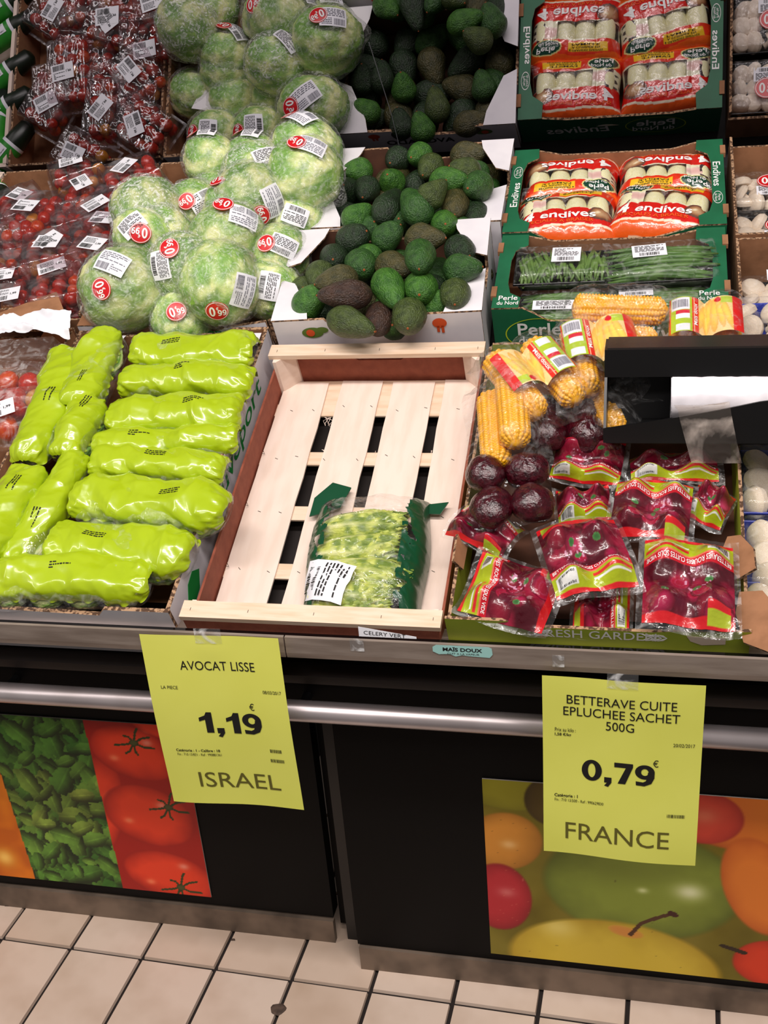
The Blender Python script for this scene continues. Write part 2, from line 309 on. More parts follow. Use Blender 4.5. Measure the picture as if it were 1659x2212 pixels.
def sticker(parent, mp, r, rot=0, off=.0015):
    """round red price sticker 0 euro 99"""
    def m2(x, y, o): return mp(x*cos(rot)-y*sin(rot), x*sin(rot)+y*cos(rot), o)
    b = MB(); disc(b, m2, 0, 0, r, r*.92, off); o = b.build('price_sticker', M['red'], parent, True)
    b = MB(); disc(b, m2, 0, 0, r*.94, r*.86, off+.0005, hole=.94); heavy(b, '0', m2, -r*.38, 0, r*.50, r*.90, off+.0006)
    add_text(b, '€', m2, r*.08, r*.28, r*.22, r*.3, .02, 0, off+.0006); heavy(b, '99', m2, r*.42, -r*.14, r*.74, r*.56, off+.0006)
    b.build('price', M['txtw'], o); return o
def plane_mp(P0, ex, ey):
    P0, ex, ey = map(np.array, (P0, ex, ey)); n = np.cross(ex, ey)
    return lambda x, y, off=0.: P0+np.outer(np.atleast_1d(x), ex)+np.outer(np.atleast_1d(y), ey)+n*off

# ================================================================= SETTING
# floor with its tiles
# floor
fl = MB().box((-2.6, -2.6, -.03), (1.6, 1.2, -.006)).build('floor', M['grout']); props(fl, 'grout bed of the tiled shop floor', None, None, 'structure')
tb = MB(); g = .0034; tw, tl = .1431, .215
tb.prism([(g, g), (tw-g, g), (tw-g, tl-g), (g, tl-g)], lambda x, y: (x, y, -.006), lambda x, y: (x+(.001 if x < tw/2 else -.001), y+(.001 if y < tl/2 else -.001), 0)); first = None
rr = random.Random(3)
for i in range(-12, 5):
    for j in range(-3, 2):
        x0 = -.1555+i*tw; y0 = -.05+.0-(j+0)*tl; y0 = -.05+(-1-j)*tl if j >= 0 else -.05+(-1-j)*tl
        if first is None: first = tb.build('tile', M['tile'], fl); o = first; me1 = first.data; me2 = me1.copy(); me2.materials[0] = M['tile2']
        else: o = bpy.data.objects.new('tile', me1 if rr.random() < .75 else me2); link(o, fl)
        o.matrix_local = Matrix.Rotation(-.026, 4, 'Z') @ Matrix.Translation((x0, y0-.012, rr.uniform(-.0006, .0006)))
gm = MB(); gx, gy = -.60, -.138
disc(gm, plane_mp((0, 0, 0), (1, 0, 0), (0, 1, 0)), 0, 0, .013, .012, 0, n=9); g_ = px  # flattened gum
def fpx(x, y):
    C, d = ray(x, y); P = C-d*C[2]/d[2]; return P[0], P[1]
gx, gy = fpx(601, 2181)
gum = MB().prism([(cos(a)*.0135*(1+.12*sin(3*a)), sin(a)*.0125*(1+.1*cos(5*a))) for a in np.linspace(0, 2*pi, 16)[:-1]], lambda x, y: (x, y, 0), lambda x, y: (x*.75, y*.75, .0022)).build('chewing_gum', M['gum'])
gum.location = (gx, gy, .0008); props(gum, 'grey-brown flattened chewing gum trodden on a floor tile joint', 'gum')
for (x, y) in ((503, 2031), (15, 1957)):
    gx, gy = fpx(x, y); a = MB().prism([(-.004, -.002), (.005, -.001), (.003, .003), (-.003, .002)], lambda x, y: (x, y, 0), lambda x, y: (x*.6, y*.6, .002)).build('crumb', M['gum'])
    a.location = (gx, gy, .0008); props(a, 'dark crumb on the floor in front of the kickplate, ' + ('near the middle' if x > 100 else 'at the far left'), 'crumb')

# counter body: a thing with panels, kickplates, rail, lip
ct = empty('display_counter', Matrix.Identity(4), 'black supermarket produce counter with steel lip, rail and kickplate', 'counter')
YL = .0519; SX = -.5301
MB().box((-2.3, -.02, .555), (.8, .03, .700)).build('fascia_panel', M['black'], ct)
MB().box((-2.3, YL, .055), (SX, YL+.03, .56)).build('front_panel', M['black'], ct)
RX = pxy(772, 2030, 0)[0]
MB().box((RX, 0, .052), (.8, .03, .56)).build('front_panel', M['black'], ct)
MB().box((SX+.004, .075, 0.02), (RX-.001, .09, .56)).build('recess_panel', M['black'], ct)
MB().box((SX+.02, .058, 0.0), (RX-.02, .075, .56)).build('upright_post', M['blackm'], ct)
MB().box((-2.3, YL-.006, .0), (SX, YL+.006, .05)).build('kickplate', M['steel_d'], ct)
MB().box((RX+.003, -.006, .0), (.8, .006, .05)).build('kickplate', M['steel_d'], ct)
MB().tube([(-2.3, -.06, .5745), (.8, -.06, .5745)], .0165, 24).build('bumper_rail', M['bar'], ct, True)
for x in (-1.9, -1.0, -.5, .55): MB().tube([(x, -.06, .5745), (x, -.018, .5745)], .008, 10).build('rail_bracket', M['blackm'], ct)
jx = pxy(615, 1375, -.107)[0]
def lip(x0, x1, nm):
    pf = [(-.107, .7324), (-.107, .7085), (-.100, .7045), (-.02, .7045), (-.02, .700), (-.110, .700), (-.1115, .7085), (-.1115, .7334), (-.107, .7344)]
    return MB().prism(pf, lambda y, z: (x0, y, z), lambda y, z: (x1, y, z)).build(nm, M['steel'], ct)
lip(-2.3, jx-.001, 'steel_lip'); lip(jx+.001, .8, 'steel_lip')
MB().box((-2.3, -.107, .712), (.8, -.071, .7170)).build('glossy_ledge', M['ledge'], ct)
# slope that carries the boxes
bs = MB(); bs.box((-2.3, -.02, -.135), (.8, 1.32, -.113)); bs.build('sloping_shelf', mat('shelf_liner', (30, 22, 19), .6), ct, M=SM)
# tilted mirror above the back of the display
mt = Vector((0, cos(MM), sin(MM))); base = Vector((0, W(0, 1.30, -.15)[1], W(0, 1.30, -.15)[2]))
base = base-Vector(MN)*(base.dot(Vector(MN))-MC)
mirror = MB(); n3 = Vector(MN)
for a, b, nm in ((0, 1, 0),):
    A = base-mt*0.02; B = base+mt*.80
    V = [(x, p.y+n3.y*k, p.z+n3.z*k) for k in (0, .006) for p in (A, B) for x in (-2.6, 1.3)]
    mirror.add(V, [(0, 1, 3, 2), (4, 6, 7, 5), (0, 4, 5, 1), (2, 3, 7, 6), (0, 2, 6, 4), (1, 5, 7, 3)])
mo = mirror.build('display_mirror', MIR); props(mo, 'large tilted mirror behind and above the produce, reflecting the back boxes', 'mirror')
sc_ = MB(); e = -.0006
def mirpt(x, y):
    C, d = ray(x, y); return C+d*((MC-.0006-C@MN)/(d@MN))
sc_.tube([mirpt(797, 92), mirpt(845, 245), mirpt(886, 412)], .0006, 4); sc_.build('scratch', M['grey'], mo)

# ---- posters on the front
def poster(name, x0, x1, z0, z1, Y, paint, nx, nz, lab):
    r = empty(name, Matrix.Translation((x0, Y, z0)), lab, 'poster')
    w, h = x1-x0, z1-z0
    grid('print', lambda S, T: ST([S*w, S*0-.0022, T*h], -1), nx, nz, M['attr'], r, col=lambda S, T: paint(x0+S*w, z0+T*h)*1.12)
    MB().box((0, -.002, 0), (w, 0, h)).build('backing_board', mat('board_edge', (190, 180, 172), .6), r)
    return r
def fruit(C, X, Z, x, y, rx, rz, c, c2, Y, rot=0, hl=None, warm=None, speck=0, sc=(60, 40, 20)):
    cx, cz = pxy(x, y, Y); a = X-cx; b = Z-cz; p = a*cos(rot)+b*sin(rot); q = -a*sin(rot)+b*cos(rot); d = np.sqrt((p/rx)**2+(q/rz)**2); k = d < 1
    sh = np.clip(1-d**2, 0, 1)**.5
    col = mixc(c2, c, np.clip(sh*1.15+.12*fbm(X*25, Z*25, s=int(x)), 0, 1))
    if warm is not None: col = mixc([0, 0, 0], [0, 0, 0], sh*0)+col*(1-np.clip((p/rx*.8+.3), 0, 1)[..., None]*.7)+np.array(warm)*np.clip((p/rx*.8+.3), 0, 1)[..., None]*.7
    if hl: 
        for hx, hy, hr, hc in hl:
            u, v = pxy(hx, hy, Y); g = np.exp(-(((X-u)/hr)**2+((Z-v)/(hr*.7))**2)); col = col+(np.array(hc)-col)*(g*.8)[..., None]
    if speck: s_ = vn(X*260, Z*260, s=5) > 1-speck; col[s_] = col[s_]*.6+np.array(sc)*.4
    edge = np.clip((1-d)*14, 0, 1)[..., None]; C[k] = (C*(1-edge)+col*edge)[k]; return C
def line(C, X, Z, pts, Y, w, c):
    Q = [pxy(x, y, Y) for x, y in pts]
    for (a, b), (c1, d1) in zip(Q[:-1], Q[1:]):
        l2 = (c1-a)**2+(d1-b)**2; t = np.clip(((X-a)*(c1-a)+(Z-b)*(d1-b))/l2, 0, 1); d = np.hypot(X-a-t*(c1-a), Z-b-t*(d1-b)); k = d < w; C[k] = c
    return C
def mango(X, Z):
    C = np.zeros(X.shape+(3,))+np.array((104, 92, 18)); Y = 0; C = C+(fbm(X*12, Z*12)*14)[..., None]
    C = fruit(C, X, Z, 1110, 1700, .09, .045, (140, 132, 30), (96, 90, 18), Y)
    C = fruit(C, X, Z, 1200, 1730, .05, .05, (84, 66, 20), (50, 36, 12), Y)
    C = fruit(C, X, Z, 1090, 1815, .064, .058, (186, 122, 44), (128, 84, 24), Y, .5, [(1100, 1822, .012, (214, 170, 110))], speck=.06)
    C = fruit(C, X, Z, 1620, 1760, .12, .07, (190, 96, 34), (140, 60, 20), Y, warm=(200, 120, 30))
    C = fruit(C, X, Z, 1520, 1765, .06, .05, (190, 62, 44), (130, 34, 26), Y, hl=[(1520, 1760, .02, (210, 110, 80))])
    C = fruit(C, X, Z, 1385, 1912, .158, .112, (124, 136, 48), (70, 78, 22), Y, 0, [(1490, 1925, .022, (226, 226, 190)), (1388, 1921, .008, (210, 214, 160))], speck=.02)
    C = fruit(C, X, Z, 1640, 1915, .055, .10, (206, 112, 38), (160, 70, 22), Y, .3, speck=.03)
    C = fruit(C, X, Z, 1080, 1935, .054, .072, (164, 34, 42), (104, 14, 20), Y, 0, [(1095, 1925, .014, (190, 100, 96))], speck=.12, sc=(200, 120, 90))
    C = fruit(C, X, Z, 1672, 2080, .065, .05, (196, 52, 22), (140, 30, 14), Y)
    C = line(C, X, Z, [(1560, 2040), (1608, 2056)], Y, .004, (40, 26, 12))
    C = fruit(C, X, Z, 1325, 2082, .176, .098, (196, 170, 54), (150, 120, 28), Y, -.06, [(1205, 2000, .03, (214, 196, 110))], speck=.05)
    C = fruit(C, X, Z, 1352, 2010, .03, .012, (196, 130, 60), (186, 156, 50), Y, -.2)
    C = line(C, X, Z, [(1362, 2016), (1385, 1992), (1420, 1980), (1456, 1970)], Y, .0035, (74, 44, 24)); C = line(C, X, Z, [(1448, 1970), (1458, 1974)], Y, .005, (60, 26, 18))
    return C
Y = -.0001
pz0, pz1 = pxy(1065, 2057, 0)[1], pxy(1040, 1680, 0)[1]; pX = pxy(1042, 1690, 0)[0]
poster('mango_poster', pX, .56, pz0, pz1, -.0005, mango, 330, 230, 'printed fruit poster with mangoes and a yellow apple, under the beetroot sign')
def salad(X, Z):
    Y = YL; C = np.zeros(X.shape+(3,))+np.array((14, 34, 12)); r = random.Random(5)
    x0, z0, x1, z1 = X.min(), Z.min(), X.max(), Z.max()
    for i in range(420):
        cx = r.uniform(-1.26, -.88); cz = r.uniform(z0, z1); k = i/420; R = r.uniform(.015, .042)*(1.15-.35*k); ro = r.uniform(0, 3)
        up = (cz-z0)/(z1-z0); br = max(.05, min(1, .22+.55*k+r.uniform(-.15, .2)-.25*max(0, up-.6)*2)); yl = max(0, 1-abs(up-.45)*2.4)*r.random()
        c = np.array((34, 84, 24))*(1-br)+np.array((116+60*yl, 168+12*yl, 60+14*yl))*br
        a = X-cx; b = Z-cz; sel = (np.abs(a) < R*1.3) & (np.abs(b) < R*1.3)
        a = a[sel]; b = b[sel]; p = a*cos(ro)+b*sin(ro); q = -a*sin(ro)+b*cos(ro); d = np.sqrt((p/R)**2+(q/(R*.62))**2)+.16*vn(a*160, b*160, s=i); inn = d < 1
        sh = np.clip(.55+.75*(q/(R*.62))*.5+.3*(1-d), .3, 1.25); vein = (np.abs(q) < R*.05)
        cc = c*sh[:, None]; cc[vein] = cc[vein]*1.15; old = C[sel]; old[inn] = cc[inn]; C[sel] = old
    # yellow pepper strip on the left, tomatoes on the right
    bx = lambda xa, ya, xb, yb: (pxy(xa, ya, Y), pxy(xb, yb, Y))
    (a0, b0), (a1, b1) = bx(-20, 1600, 74, 1884); s = (X-a0)-(Z-b0)*(a1-a0)/(b1-b0); k = s < 0
    pc = mixc((226, 128, 14), (176, 84, 6), np.clip(.5+.7*fbm(X*14, Z*14, s=4), 0, 1)); g_ = np.exp(-((X-pxy(12, 1850, Y)[0])**2+(Z-pxy(12, 1850, Y)[1])**2)/.0004); pc = pc+(np.array((250, 220, 120))-pc)*(g_*.7)[..., None]; C[k] = pc[k]
    (a0, b0), (a1, b1) = bx(180, 1552, 266, 1910); s = (X-a0)-(Z-b0)*(a1-a0)/(b1-b0); k = s > 0; R_ = np.zeros_like(C)+np.array((150, 22, 12))
    for x, y, rx, rz in ((215, 1740, .05, .12), (290, 1625, .085, .058), (322, 1760, .090, .068), (370, 1892, .095, .058), (352, 1575, .06, .02)):
        R_ = fruit(R_, X, Z, x, y, rx, rz, (216, 58, 28), (120, 12, 8), Y, -.25, [(x-42, y+10, .009, (240, 130, 90)), (x+28, y-22, .010, (224, 140, 120))])
    for x, y in ((290, 1603), (365, 1742), (392, 1915)):
        for dx, dy in ((-40, 4), (-22, -16), (34, -12), (44, 12), (6, -30), (10, 26), (-16, 22)): R_ = line(R_, X, Z, [(x, y), (x+dx*.5, y+dy*.8), (x+dx, y+dy)], Y, .0022, (46, 56, 24))
        R_ = fruit(R_, X, Z, x, y, .009, .007, (70, 72, 34), (30, 34, 14), Y)
    C[k] = R_[k]; return C
tz0 = pxy(457, 1936, YL)[1]; tz1 = .450; tX = pxy(440, 1840, YL)[0]
poster('salad_poster', -1.42, tX, tz0, tz1, YL-.0005, salad, 360, 230, 'printed poster of yellow pepper, green lettuce and red tomatoes, left of the avocado sign')

# ---- the two yellow A4 price signs
def sign(x, z, rot, items, lab, seed):
    Mx = Matrix.Translation((x, -.1286, z)) @ Matrix.Rotation(-rot, 4, 'Y')
    r = empty('price_sign', Mx, lab, 'sign', 'yellow A4 price signs taped to the counter lip')
    def mp(u, v, off=0.):
        u = np.atleast_1d(u).astype(float); v = np.atleast_1d(v).astype(float)
        y = .0035*np.sin(u*28+seed)*(.35-v)*1.2-.002*np.sin(v*19+seed)+.0015*np.exp(-((u-.105)**2+(v+.02)**2)/.0006)
        return np.stack([u, -y-off, v], -1)
    grid('paper_sheet', lambda S, T: mp((S*.21).ravel(), (-T*.297).ravel()).reshape(S.shape+(3,)), 24, 32, M['paper'], r)
    for s, cu, cv, w, h, b, mk in items:
        if s in ('1,19', '0,79'): q = MB(); heavy(q, s, mp, cu*.21, -cv*.297, w, h); q.build('price', M['ink'], r); continue
        if s == '|': q = MB(); barcode(q, mp, cu*.21-w/2, cu*.21+w/2, -cv*.297-h/2, -cv*.297+h/2, .0006, int(cv*100)); q.build('barcode', M['ink'], r); continue
        text(r, s, mp, cu*.21, -cv*.297, w, h, M[mk], b, 0, .0006)
    q = MB(); quad(q, mp, .085, .125, -.012, .012, .001, 0, 3); q.build('sticky_tape', M['tape'], r)
    return r
sign(-.7038, .7379, .0161, [('AVOCAT LISSE', .53, .165, .113, .0150, 0, 'ink'), ('LA PIECE', .155, .29, .026, .0055, 0, 'ink'), ('08/03/2017', .90, .30, .028, .0055, 0, 'ink'),
 ('1,19', .555, .49, .099, .036, .045, 'ink'), ('€', .735, .39, .0075, .012, .0, 'ink'), ('Catégorie : 1 - Calibre : 18', .275, .665, .069, .0062, .02, 'ink'), ('Fin : 710 13/821 - Ref : 990881361', .28, .688, .069, .0045, 0, 'ink'),
 ('|', .86, .645, .018, .006, 0, 'ink'), ('|', .86, .705, .022, .006, 0, 'ink'), ('ISRAEL', .545, .845, .128, .0280, 0, 'olive')], 'yellow paper price sign reading AVOCAT LISSE 1,19 taped to the counter lip', 1)
sign(-.1294, .7041, -.0114, [('BETTERAVE CUITE', .495, .12, .143, .0145, 0, 'ink'), ('EPLUCHEE SACHET', .495, .185, .152, .0145, 0, 'ink'), ('500G', .49, .25, .037, .0145, 0, 'ink'), ('Prix au kilo :', .145, .292, .028, .0062, 0, 'ink'), ('1,58 €/kg', .13, .32, .022, .0064, .02, 'ink'),
 ('20/02/2017', .89, .328, .028, .0056, 0, 'ink'), ('0,79', .485, .505, .098, .034, .06, 'ink'), ('€', .72, .435, .0072, .0115, 0, 'ink'), ('Catégorie : 1', .15, .665, .032, .0070, .02, 'ink'), ('Fin : 710 13/500 - Ref : 990629830', .235, .688, .067, .0048, 0, 'ink'),
 ('|', .86, .72, .024, .0055, 0, 'ink'), ('FRANCE', .485, .862, .142, .0290, 0, 'olive')], 'yellow paper price sign reading BETTERAVE CUITE 0,79 hanging below the beetroot box', 4)

# small labels and tape on the lip
def lip_thing(name, x, y, w, h, m, lab, cat, txt=None, poly=None):
    X, Z = pxy(x, y, -.1120); r = empty(name, Matrix.Translation((X, -.1120, Z)), lab, cat); mp = plane_mp((0, 0, 0), (1, 0, 0), (0, 0, 1))
    P = poly or [(-w/2, -h/2), (w/2, -h/2), (w/2, h/2), (-w/2, h/2)]
    MB().prism(P, lambda a, b: (a, 0, b), lambda a, b: (a, -.0004, b)).build('backing', m, r)
    for t in txt or (): text(r, t[0], mp, t[1], t[2], t[3], t[4], M['ink'], t[5], 0, .0007)
    return r
w_, h_ = .082, .0165
lip_thing('shelf_label', 999, 1407, w_, h_, M['teal'], 'torn pale teal shelf label reading MAIS DOUX stuck on the steel lip', 'label', [('MAÏS DOUX', 0, .0030, .054, .0070, .03), ('CUIT A LA VAPEUR', .001, -.0040, .044, .0028, 0)],
 [(-w_/2, -.002), (-w_*.4, -.006), (-w_*.22, -.005), (-w_*.12, -.0085), (w_*.0, -.006), (w_*.1, -.007), (w_*.45, -.0082), (w_/2, -.003), (w_*.49, .006), (w_*.44, .0082), (-w_*.44, .0082), (-w_/2, .005)])
lip_thing('tape_strip', 771, 1393, .020, .020, M['tape'], 'short clear tape strip stuck on the steel lip below the crate', 'tape')
lip_thing('tape_strip', 1206, 1428, .016, .018, M['tape'], 'clear tape at the top left corner of the beetroot price sign', 'tape')
cl = empty('shelf_label', Matrix.Translation((0, 0, 0)), 'white paper strip reading CELERY VERT propped on the ledge before the crate', 'label')
Xa, Za = pxy(776, 1378, -.088); Xb, Zb = pxy(900, 1385, -.088)
MB().prism([(Xa, .7265), (Xb, .7265), (Xb, .7295), (Xa, .7420)], lambda a, b: (a, -.088, b), lambda a, b: (a, -.0875, b)).build('strip', M['lab'], cl)
text(cl, 'CELERY VERT', plane_mp(((Xa+Xb)/2, -.0883, .7315), (1, 0, 0), (0, 0, 1)), -.004, 0, .060, .006, M['ink'], 0, -.06, 0)

# ================================================================= BOXES
def wall(parent, name, A, B, prof, H, th, mo, mi, me):
    A = Vector((*A, 0)); B = Vector((*B, 0)); d = (B-A); Ln_ = d.length; d.normalize(); n = Vector((-d.y, d.x, 0))
    top = [((s if s >= 0 else Ln_+s), h) for s, h in prof]; poly = [(0, -H)]+[(s, h) for s, h in top]+[(Ln_, -H)]
    return MB().prism(poly, lambda s, h: A+d*s+Vector((0, 0, h)), lambda s, h: A+d*s+n*th+Vector((0, 0, h)), (0, 1, 2)).build(name, [mo, mi, me], parent)
def carton(name, lab, u0, u1, v0, v1, H, mo, mi, me, pf, pr, pb, pl, th=.005, rz=0, w=0, group=None, base=None):
    r = empty(name, SL(u0, v0, w, rz), lab, 'box', group); a, b = u1-u0, v1-v0
    wall(r, 'front_wall', (0, 0), (a, 0), pf, H, th, mo, mi, me); wall(r, 'side_wall', (a, th), (a, b-th), pr, H, th, mo, mi, me)
    wall(r, 'back_wall', (a, b), (0, b), pb, H, th, mo, mi, me); wall(r, 'side_wall', (0, b-th), (0, th), pl, H, th, mo, mi, me)
    MB().box((th, th, -H), (a-th, b-th, -H+.004)).build('base_panel', base or mi, r)
    return r, a, b
def flange(r, poly, m, z=0, th=.003, name='corner_flap', mi=None):
    return MB().prism(poly, lambda x, y: (x, y, z), lambda x, y: (x, y, z-th), (0, 1, 1)).build(name, [m, mi or M['edge']], r)
flat = [(0, 0), (-1e-9, 0)]
def notch(a, lo, c1, c2, s=.02): return [(0, 0), (c1, 0), (c1+s, -lo), (a-c2-s, -lo), (a-c2, 0), (a, 0)]

# 1 box of lime packs
a = .385
bx1, a, b = carton('cardboard_box', 'long white cardboard box with green lettering full of lime green salad packs', -1.068, -.684, .004, .655, .108, M['white'], M['brown'], M['edge'],
  [(0, -.004), (.10, -.006), (.268, -.012), (.280, .003), (a, .003)], [(0, 0), (.64, 0)], notch(.384, .012, .07, .05), [(0, 0), (.64, 0)], th=.007)
mp = plane_mp((a, 0, 0), (0, 1, 0), (0, 0, 1)); mpR = lambda x, y, o=0.: mp(x, y, o)
text(bx1, 'Sauveport', mpR, .37, -.038, .34, .046, M['gtxt'], .01, 0, .0006, shear=.2)
MB().prism([(.055, -.05), (.075, -.028), (.10, -.026), (.12, -.045), (.10, -.068), (.07, -.07)], lambda x, y: (a+.0004, x, y), lambda x, y: (a+.001, x, y)).build('green_leaf_print', M['gtxt'], bx1)
mpf = plane_mp((0, 0, 0), (1, 0, 0), (0, 0, 1)); text(bx1, 'Sauveport', mpf, .14, -.052, .16, .02, M['gtxt'], .01, 0, .0006)
text(bx1, 'port', plane_mp((a, b, 0), (-1, 0, 0), (0, 0, 1)), .1, -.03, .06, .02, M['gtxt'], .01, 0, .0006)
flange(bx1, [(.012, b-.012), (.10, b-.012), (.09, b-.045), (.03, b-.05), (.012, b-.03)], M['white'], -.004)
flange(bx1, [(a-.085, b-.012), (a-.012, b-.012), (a-.012, b-.05), (a-.03, b-.036), (a-.08, b-.04)], M['white'], -.004)
# 2 box of film-wrapped lettuces
bx2, a, b = carton('cardboard_box', 'white cardboard box holding the plastic-wrapped iceberg lettuces', -1.078, -.684, .668, 1.235, .108, M['white'], M['brown'], M['edge'],
  [(0, 0), (.03, 0), (.06, -.02), (.11, -.03), (.26, -.03), (.30, -.012), (a, 0)], [(0, 0), (.02, -.012), (.53, -.012), (.55, 0)], notch(.394, .02, .06, .06), [(0, 0), (.55, 0)], th=.007)
text(bx2, 'Sauveport', plane_mp((a, 0, 0), (0, 1, 0), (0, 0, 1)), .28, -.045, .34, .05, M['gtxt'], .01, 0, .0006, shear=.2)
text(bx2, 'Sauveport', mpf, .27, -.022, .13, .018, M['gtxt'], .01, 0, .0006)
# 3-4 avocado trays
def tray(u0, u1, v0, v1, lab, w=0, rz=0, H=.10):
    a = u1-u0; b = v1-v0
    r, a, b = carton('cardboard_tray', lab, u0, u1, v0, v1, H, M['white'], M['dbrown'], M['edge'], notch(a, .030, .095, .115, .022), notch(b-.01, .036, .085, .085, .012), notch(a, .030, .095, .115, .022), notch(b-.01, .036, .085, .085, .012), th=.006, rz=rz, w=w, group='white avocado trays')
    for sx in (0, 1):
        X = (lambda x: a-x) if sx else (lambda x: x)
        for sy in (0, 1):
            Yv = (lambda y: b-y) if sy else (lambda y: y)
            flange(r, [(X(-.002), Yv(0)), (X(.066), Yv(0)), (X(.060), Yv(.03)), (X(.026), Yv(.105)), (X(-.002), Yv(.118))], M['white'], .0035)
    mp = plane_mp((0, -.0004, 0), (1, 0, 0), (0, 0, 1))
    for k, mq in ((0, mp), (1, plane_mp((a, b+.0004, 0), (-1, 0, 0), (0, 0, 1)))):
        q = MB(); disc(q, mq, .070, -.028, .020, .012, .0002, 0); disc(q, mq, .088, -.023, .012, .007, .0003, 0); q.build('avocado_print', M['tree'], r)
        q = MB(); disc(q, mq, .066, -.028, .008, .008, .0008); q.build('stone_print', M['rosette'], r)
        q = MB(); disc(q, mq, a-.075, -.020, .013, .011, .0005, n=16); quad(q, mq, a-.081, a-.076, -.040, -.026, .0005); quad(q, mq, a-.073, a-.068, -.042, -.026, .0005); q.build('rosette_print', M['rosette'], r)
        if k: text(r, 'AVOCADO', mq, a/2+.02, -.055, .15, .022, M['ink'], .02, 0, .0006)
    return r
tray(-.662, -.284, .626, .900, 'white cardboard avocado tray with an orange seal, just behind the empty crate', .034, .045, .13)
tray(-.662, -.280, .930, 1.215, 'white cardboard avocado tray at the back, under the mirror', .018, .0, .12)
# 5-6 green boxes
def gbox(u0, u1, v0, v1, lab, nm, oval):
    a = u1-u0; b = v1-v0
    r, a, b = carton('cardboard_box', lab, u0, u1, v0, v1, .11, M['green'], M['brown'], M['edge'], [(0, 0), (.055, 0), (.075, -.012), (.10, -.030), (a-.16, -.032), (a-.07, -.006), (a-.05, 0), (a, 0)], [(0, 0), (b-.012, 0)],
        [(0, 0), (.05, 0), (.10, -.012), (a-.1, -.012), (a-.05, 0), (a, 0)], [(0, 0), (b-.012, 0)], th=.005, group='green vegetable boxes')
    for sx in (0, 1):
        X = (lambda x: a-x) if sx else (lambda x: x); pts = [(0, 0), (.048, 0), (.050, .028), (.030, .042), (.024, .07), (.024, b-.08), (.030, b-.05), (.052, b-.034), (.050, b), (0, b)]
        flange(r, [(X(x), y) for x, y in pts], M['green'], .003, name='side_flap')
        for y in (.03, b-.055): MB().box((X(-.004) if not sx else X(.006), y, -.004), (X(.006) if not sx else X(-.004), y+.028, .006)).build('locking_tab', M['brown'], r)
        if nm:
            e = plane_mp((X(.014), b*.50 if not sx else b*.50, .0034), (0, 1, 0) if not sx else (0, -1, 0), (-1, 0, 0) if not sx else (1, 0, 0)); text(r, nm, e, -.02 if not sx else -.02, 0, .082, .014, M['txtw'], .01, 0, .0004)
            q = MB(); disc(q, e, .058, 0, .020, .009, .0004, hole=.92); add_text(q, 'Perle', e, .058, .003, .02, .005, 0, 0, .0004); add_text(q, 'du Nord', e, .058, -.003, .024, .005, 0, 0, .0004); q.build('oval_logo', M['txtw'], r)
    for k, mq in ((0, plane_mp((0, -.0003, 0), (1, 0, 0), (0, 0, 1))), (1, plane_mp((a, b+.0003, 0), (-1, 0, 0), (0, 0, 1)))):
        q = MB(); disc(q, mq, .083 if k == 0 else .13, -.058, .062, .036, .0003, hole=.965, n=44); q.build('oval_outline', M['ovl'], r)
        q = MB(); cx = .083 if k == 0 else .13; add_text(q, 'Perle', mq, cx, -.047, .078, .028, .015, 0, .0004); add_text(q, 'du Nord', mq, cx+.004, -.073, .086, .020, .01, 0, .0004); q.build('logo_lettering', M['txtw'], r)
        text(r, 'Endives', mq, a-.12, -.06, .13, .03, M['txtw'], .01, 0, .0004, shear=.15)
    return r
gb1 = gbox(-.274, .132, .690, .906, 'green cardboard box with an oval logo holding trays of green beans', None, True)
gb2 = gbox(-.276, .136, .916, 1.200, 'green cardboard box lettered Endives at the back, holding bags of endives', 'Endives', True)
for nm, X in (('logo', .028), ('logo', .375)):
    e = plane_mp((X, .010, .0042), (1, 0, 0), (0, 1, 0)); q = MB(); add_text(q, 'Perle', e, 0, .016, .034, .013, .01, 0, .0004); add_text(q, 'du Nord', e, 0, .002, .038, .010, .01, 0, .0004); q.build('logo_lettering', M['txtw'], gb1)
# 7 lime beet box
bb, a, b = carton('cardboard_box', 'lime green box lettered FRESH GARDEN full of beetroot packs', -.268, .138, .006, .60, .095, M['lime'], M['lime'], M['edge'],
  [(0, .014), (.088, .014), (.100, .003), (.28, .002), (.31, .006), (.406, .012)], [(0, -.004), (.58, -.004)], [(0, 0), (.40, 0)], [(0, -.004), (.58, -.004)], th=.005, base=M['dbrown'])
mq = plane_mp((0, -.0004, 0), (1, 0, 0), (0, 0, 1))
text(bb, 'FRESH GARDEN', mq, .207, -.0085, .158, .018, M['txtw'], .005, 0, .0005)
for sx, x0 in ((-1, .113), (1, .300)):
    q = MB()
    for i in range(4):
        for sgn in (-1, 1): q.prism([(0, 0), (.006, .0022*sgn), (.013, .0075*sgn), (.005, .006*sgn)], lambda x, y, i=i: (x0+sx*(.0-i*.007)+(-sx)*(-x)*1.0*(-1), -.0008, -.010+y), lambda x, y, i=i: (x0+sx*(.0-i*.007)+(-sx)*(-x)*1.0*(-1), -.0004, -.010+y))
    q.build('sprig_print', M['txtw'], bb)
MB().prism([(.325, -.003), (.375, -.004), (.375, -.018), (.345, -.022), (.330, -.014)], lambda x, y: (x, -.0009, y), lambda x, y: (x, -.0003, y)).build('torn_label', M['torn'], bb)
def tornflap(M_, pts, m): 
    return MB().prism(pts, lambda x, y: (x, y, 0), lambda x, y: (x, y, -.004), (0, 0, 1)).build('torn_flap', [m, M['edge']], bb, M=SM @ M_)
tornflap(Matrix.Translation((.125, .10, .003)) @ Matrix.Rotation(radians(-40), 4, 'Y') @ Matrix.Rotation(radians(18), 4, 'Z'), [(0, 0), (.028, -.004), (.038, .03), (.03, .068), (.012, .082), (0, .07), (-.004, .03)], M['brown'])
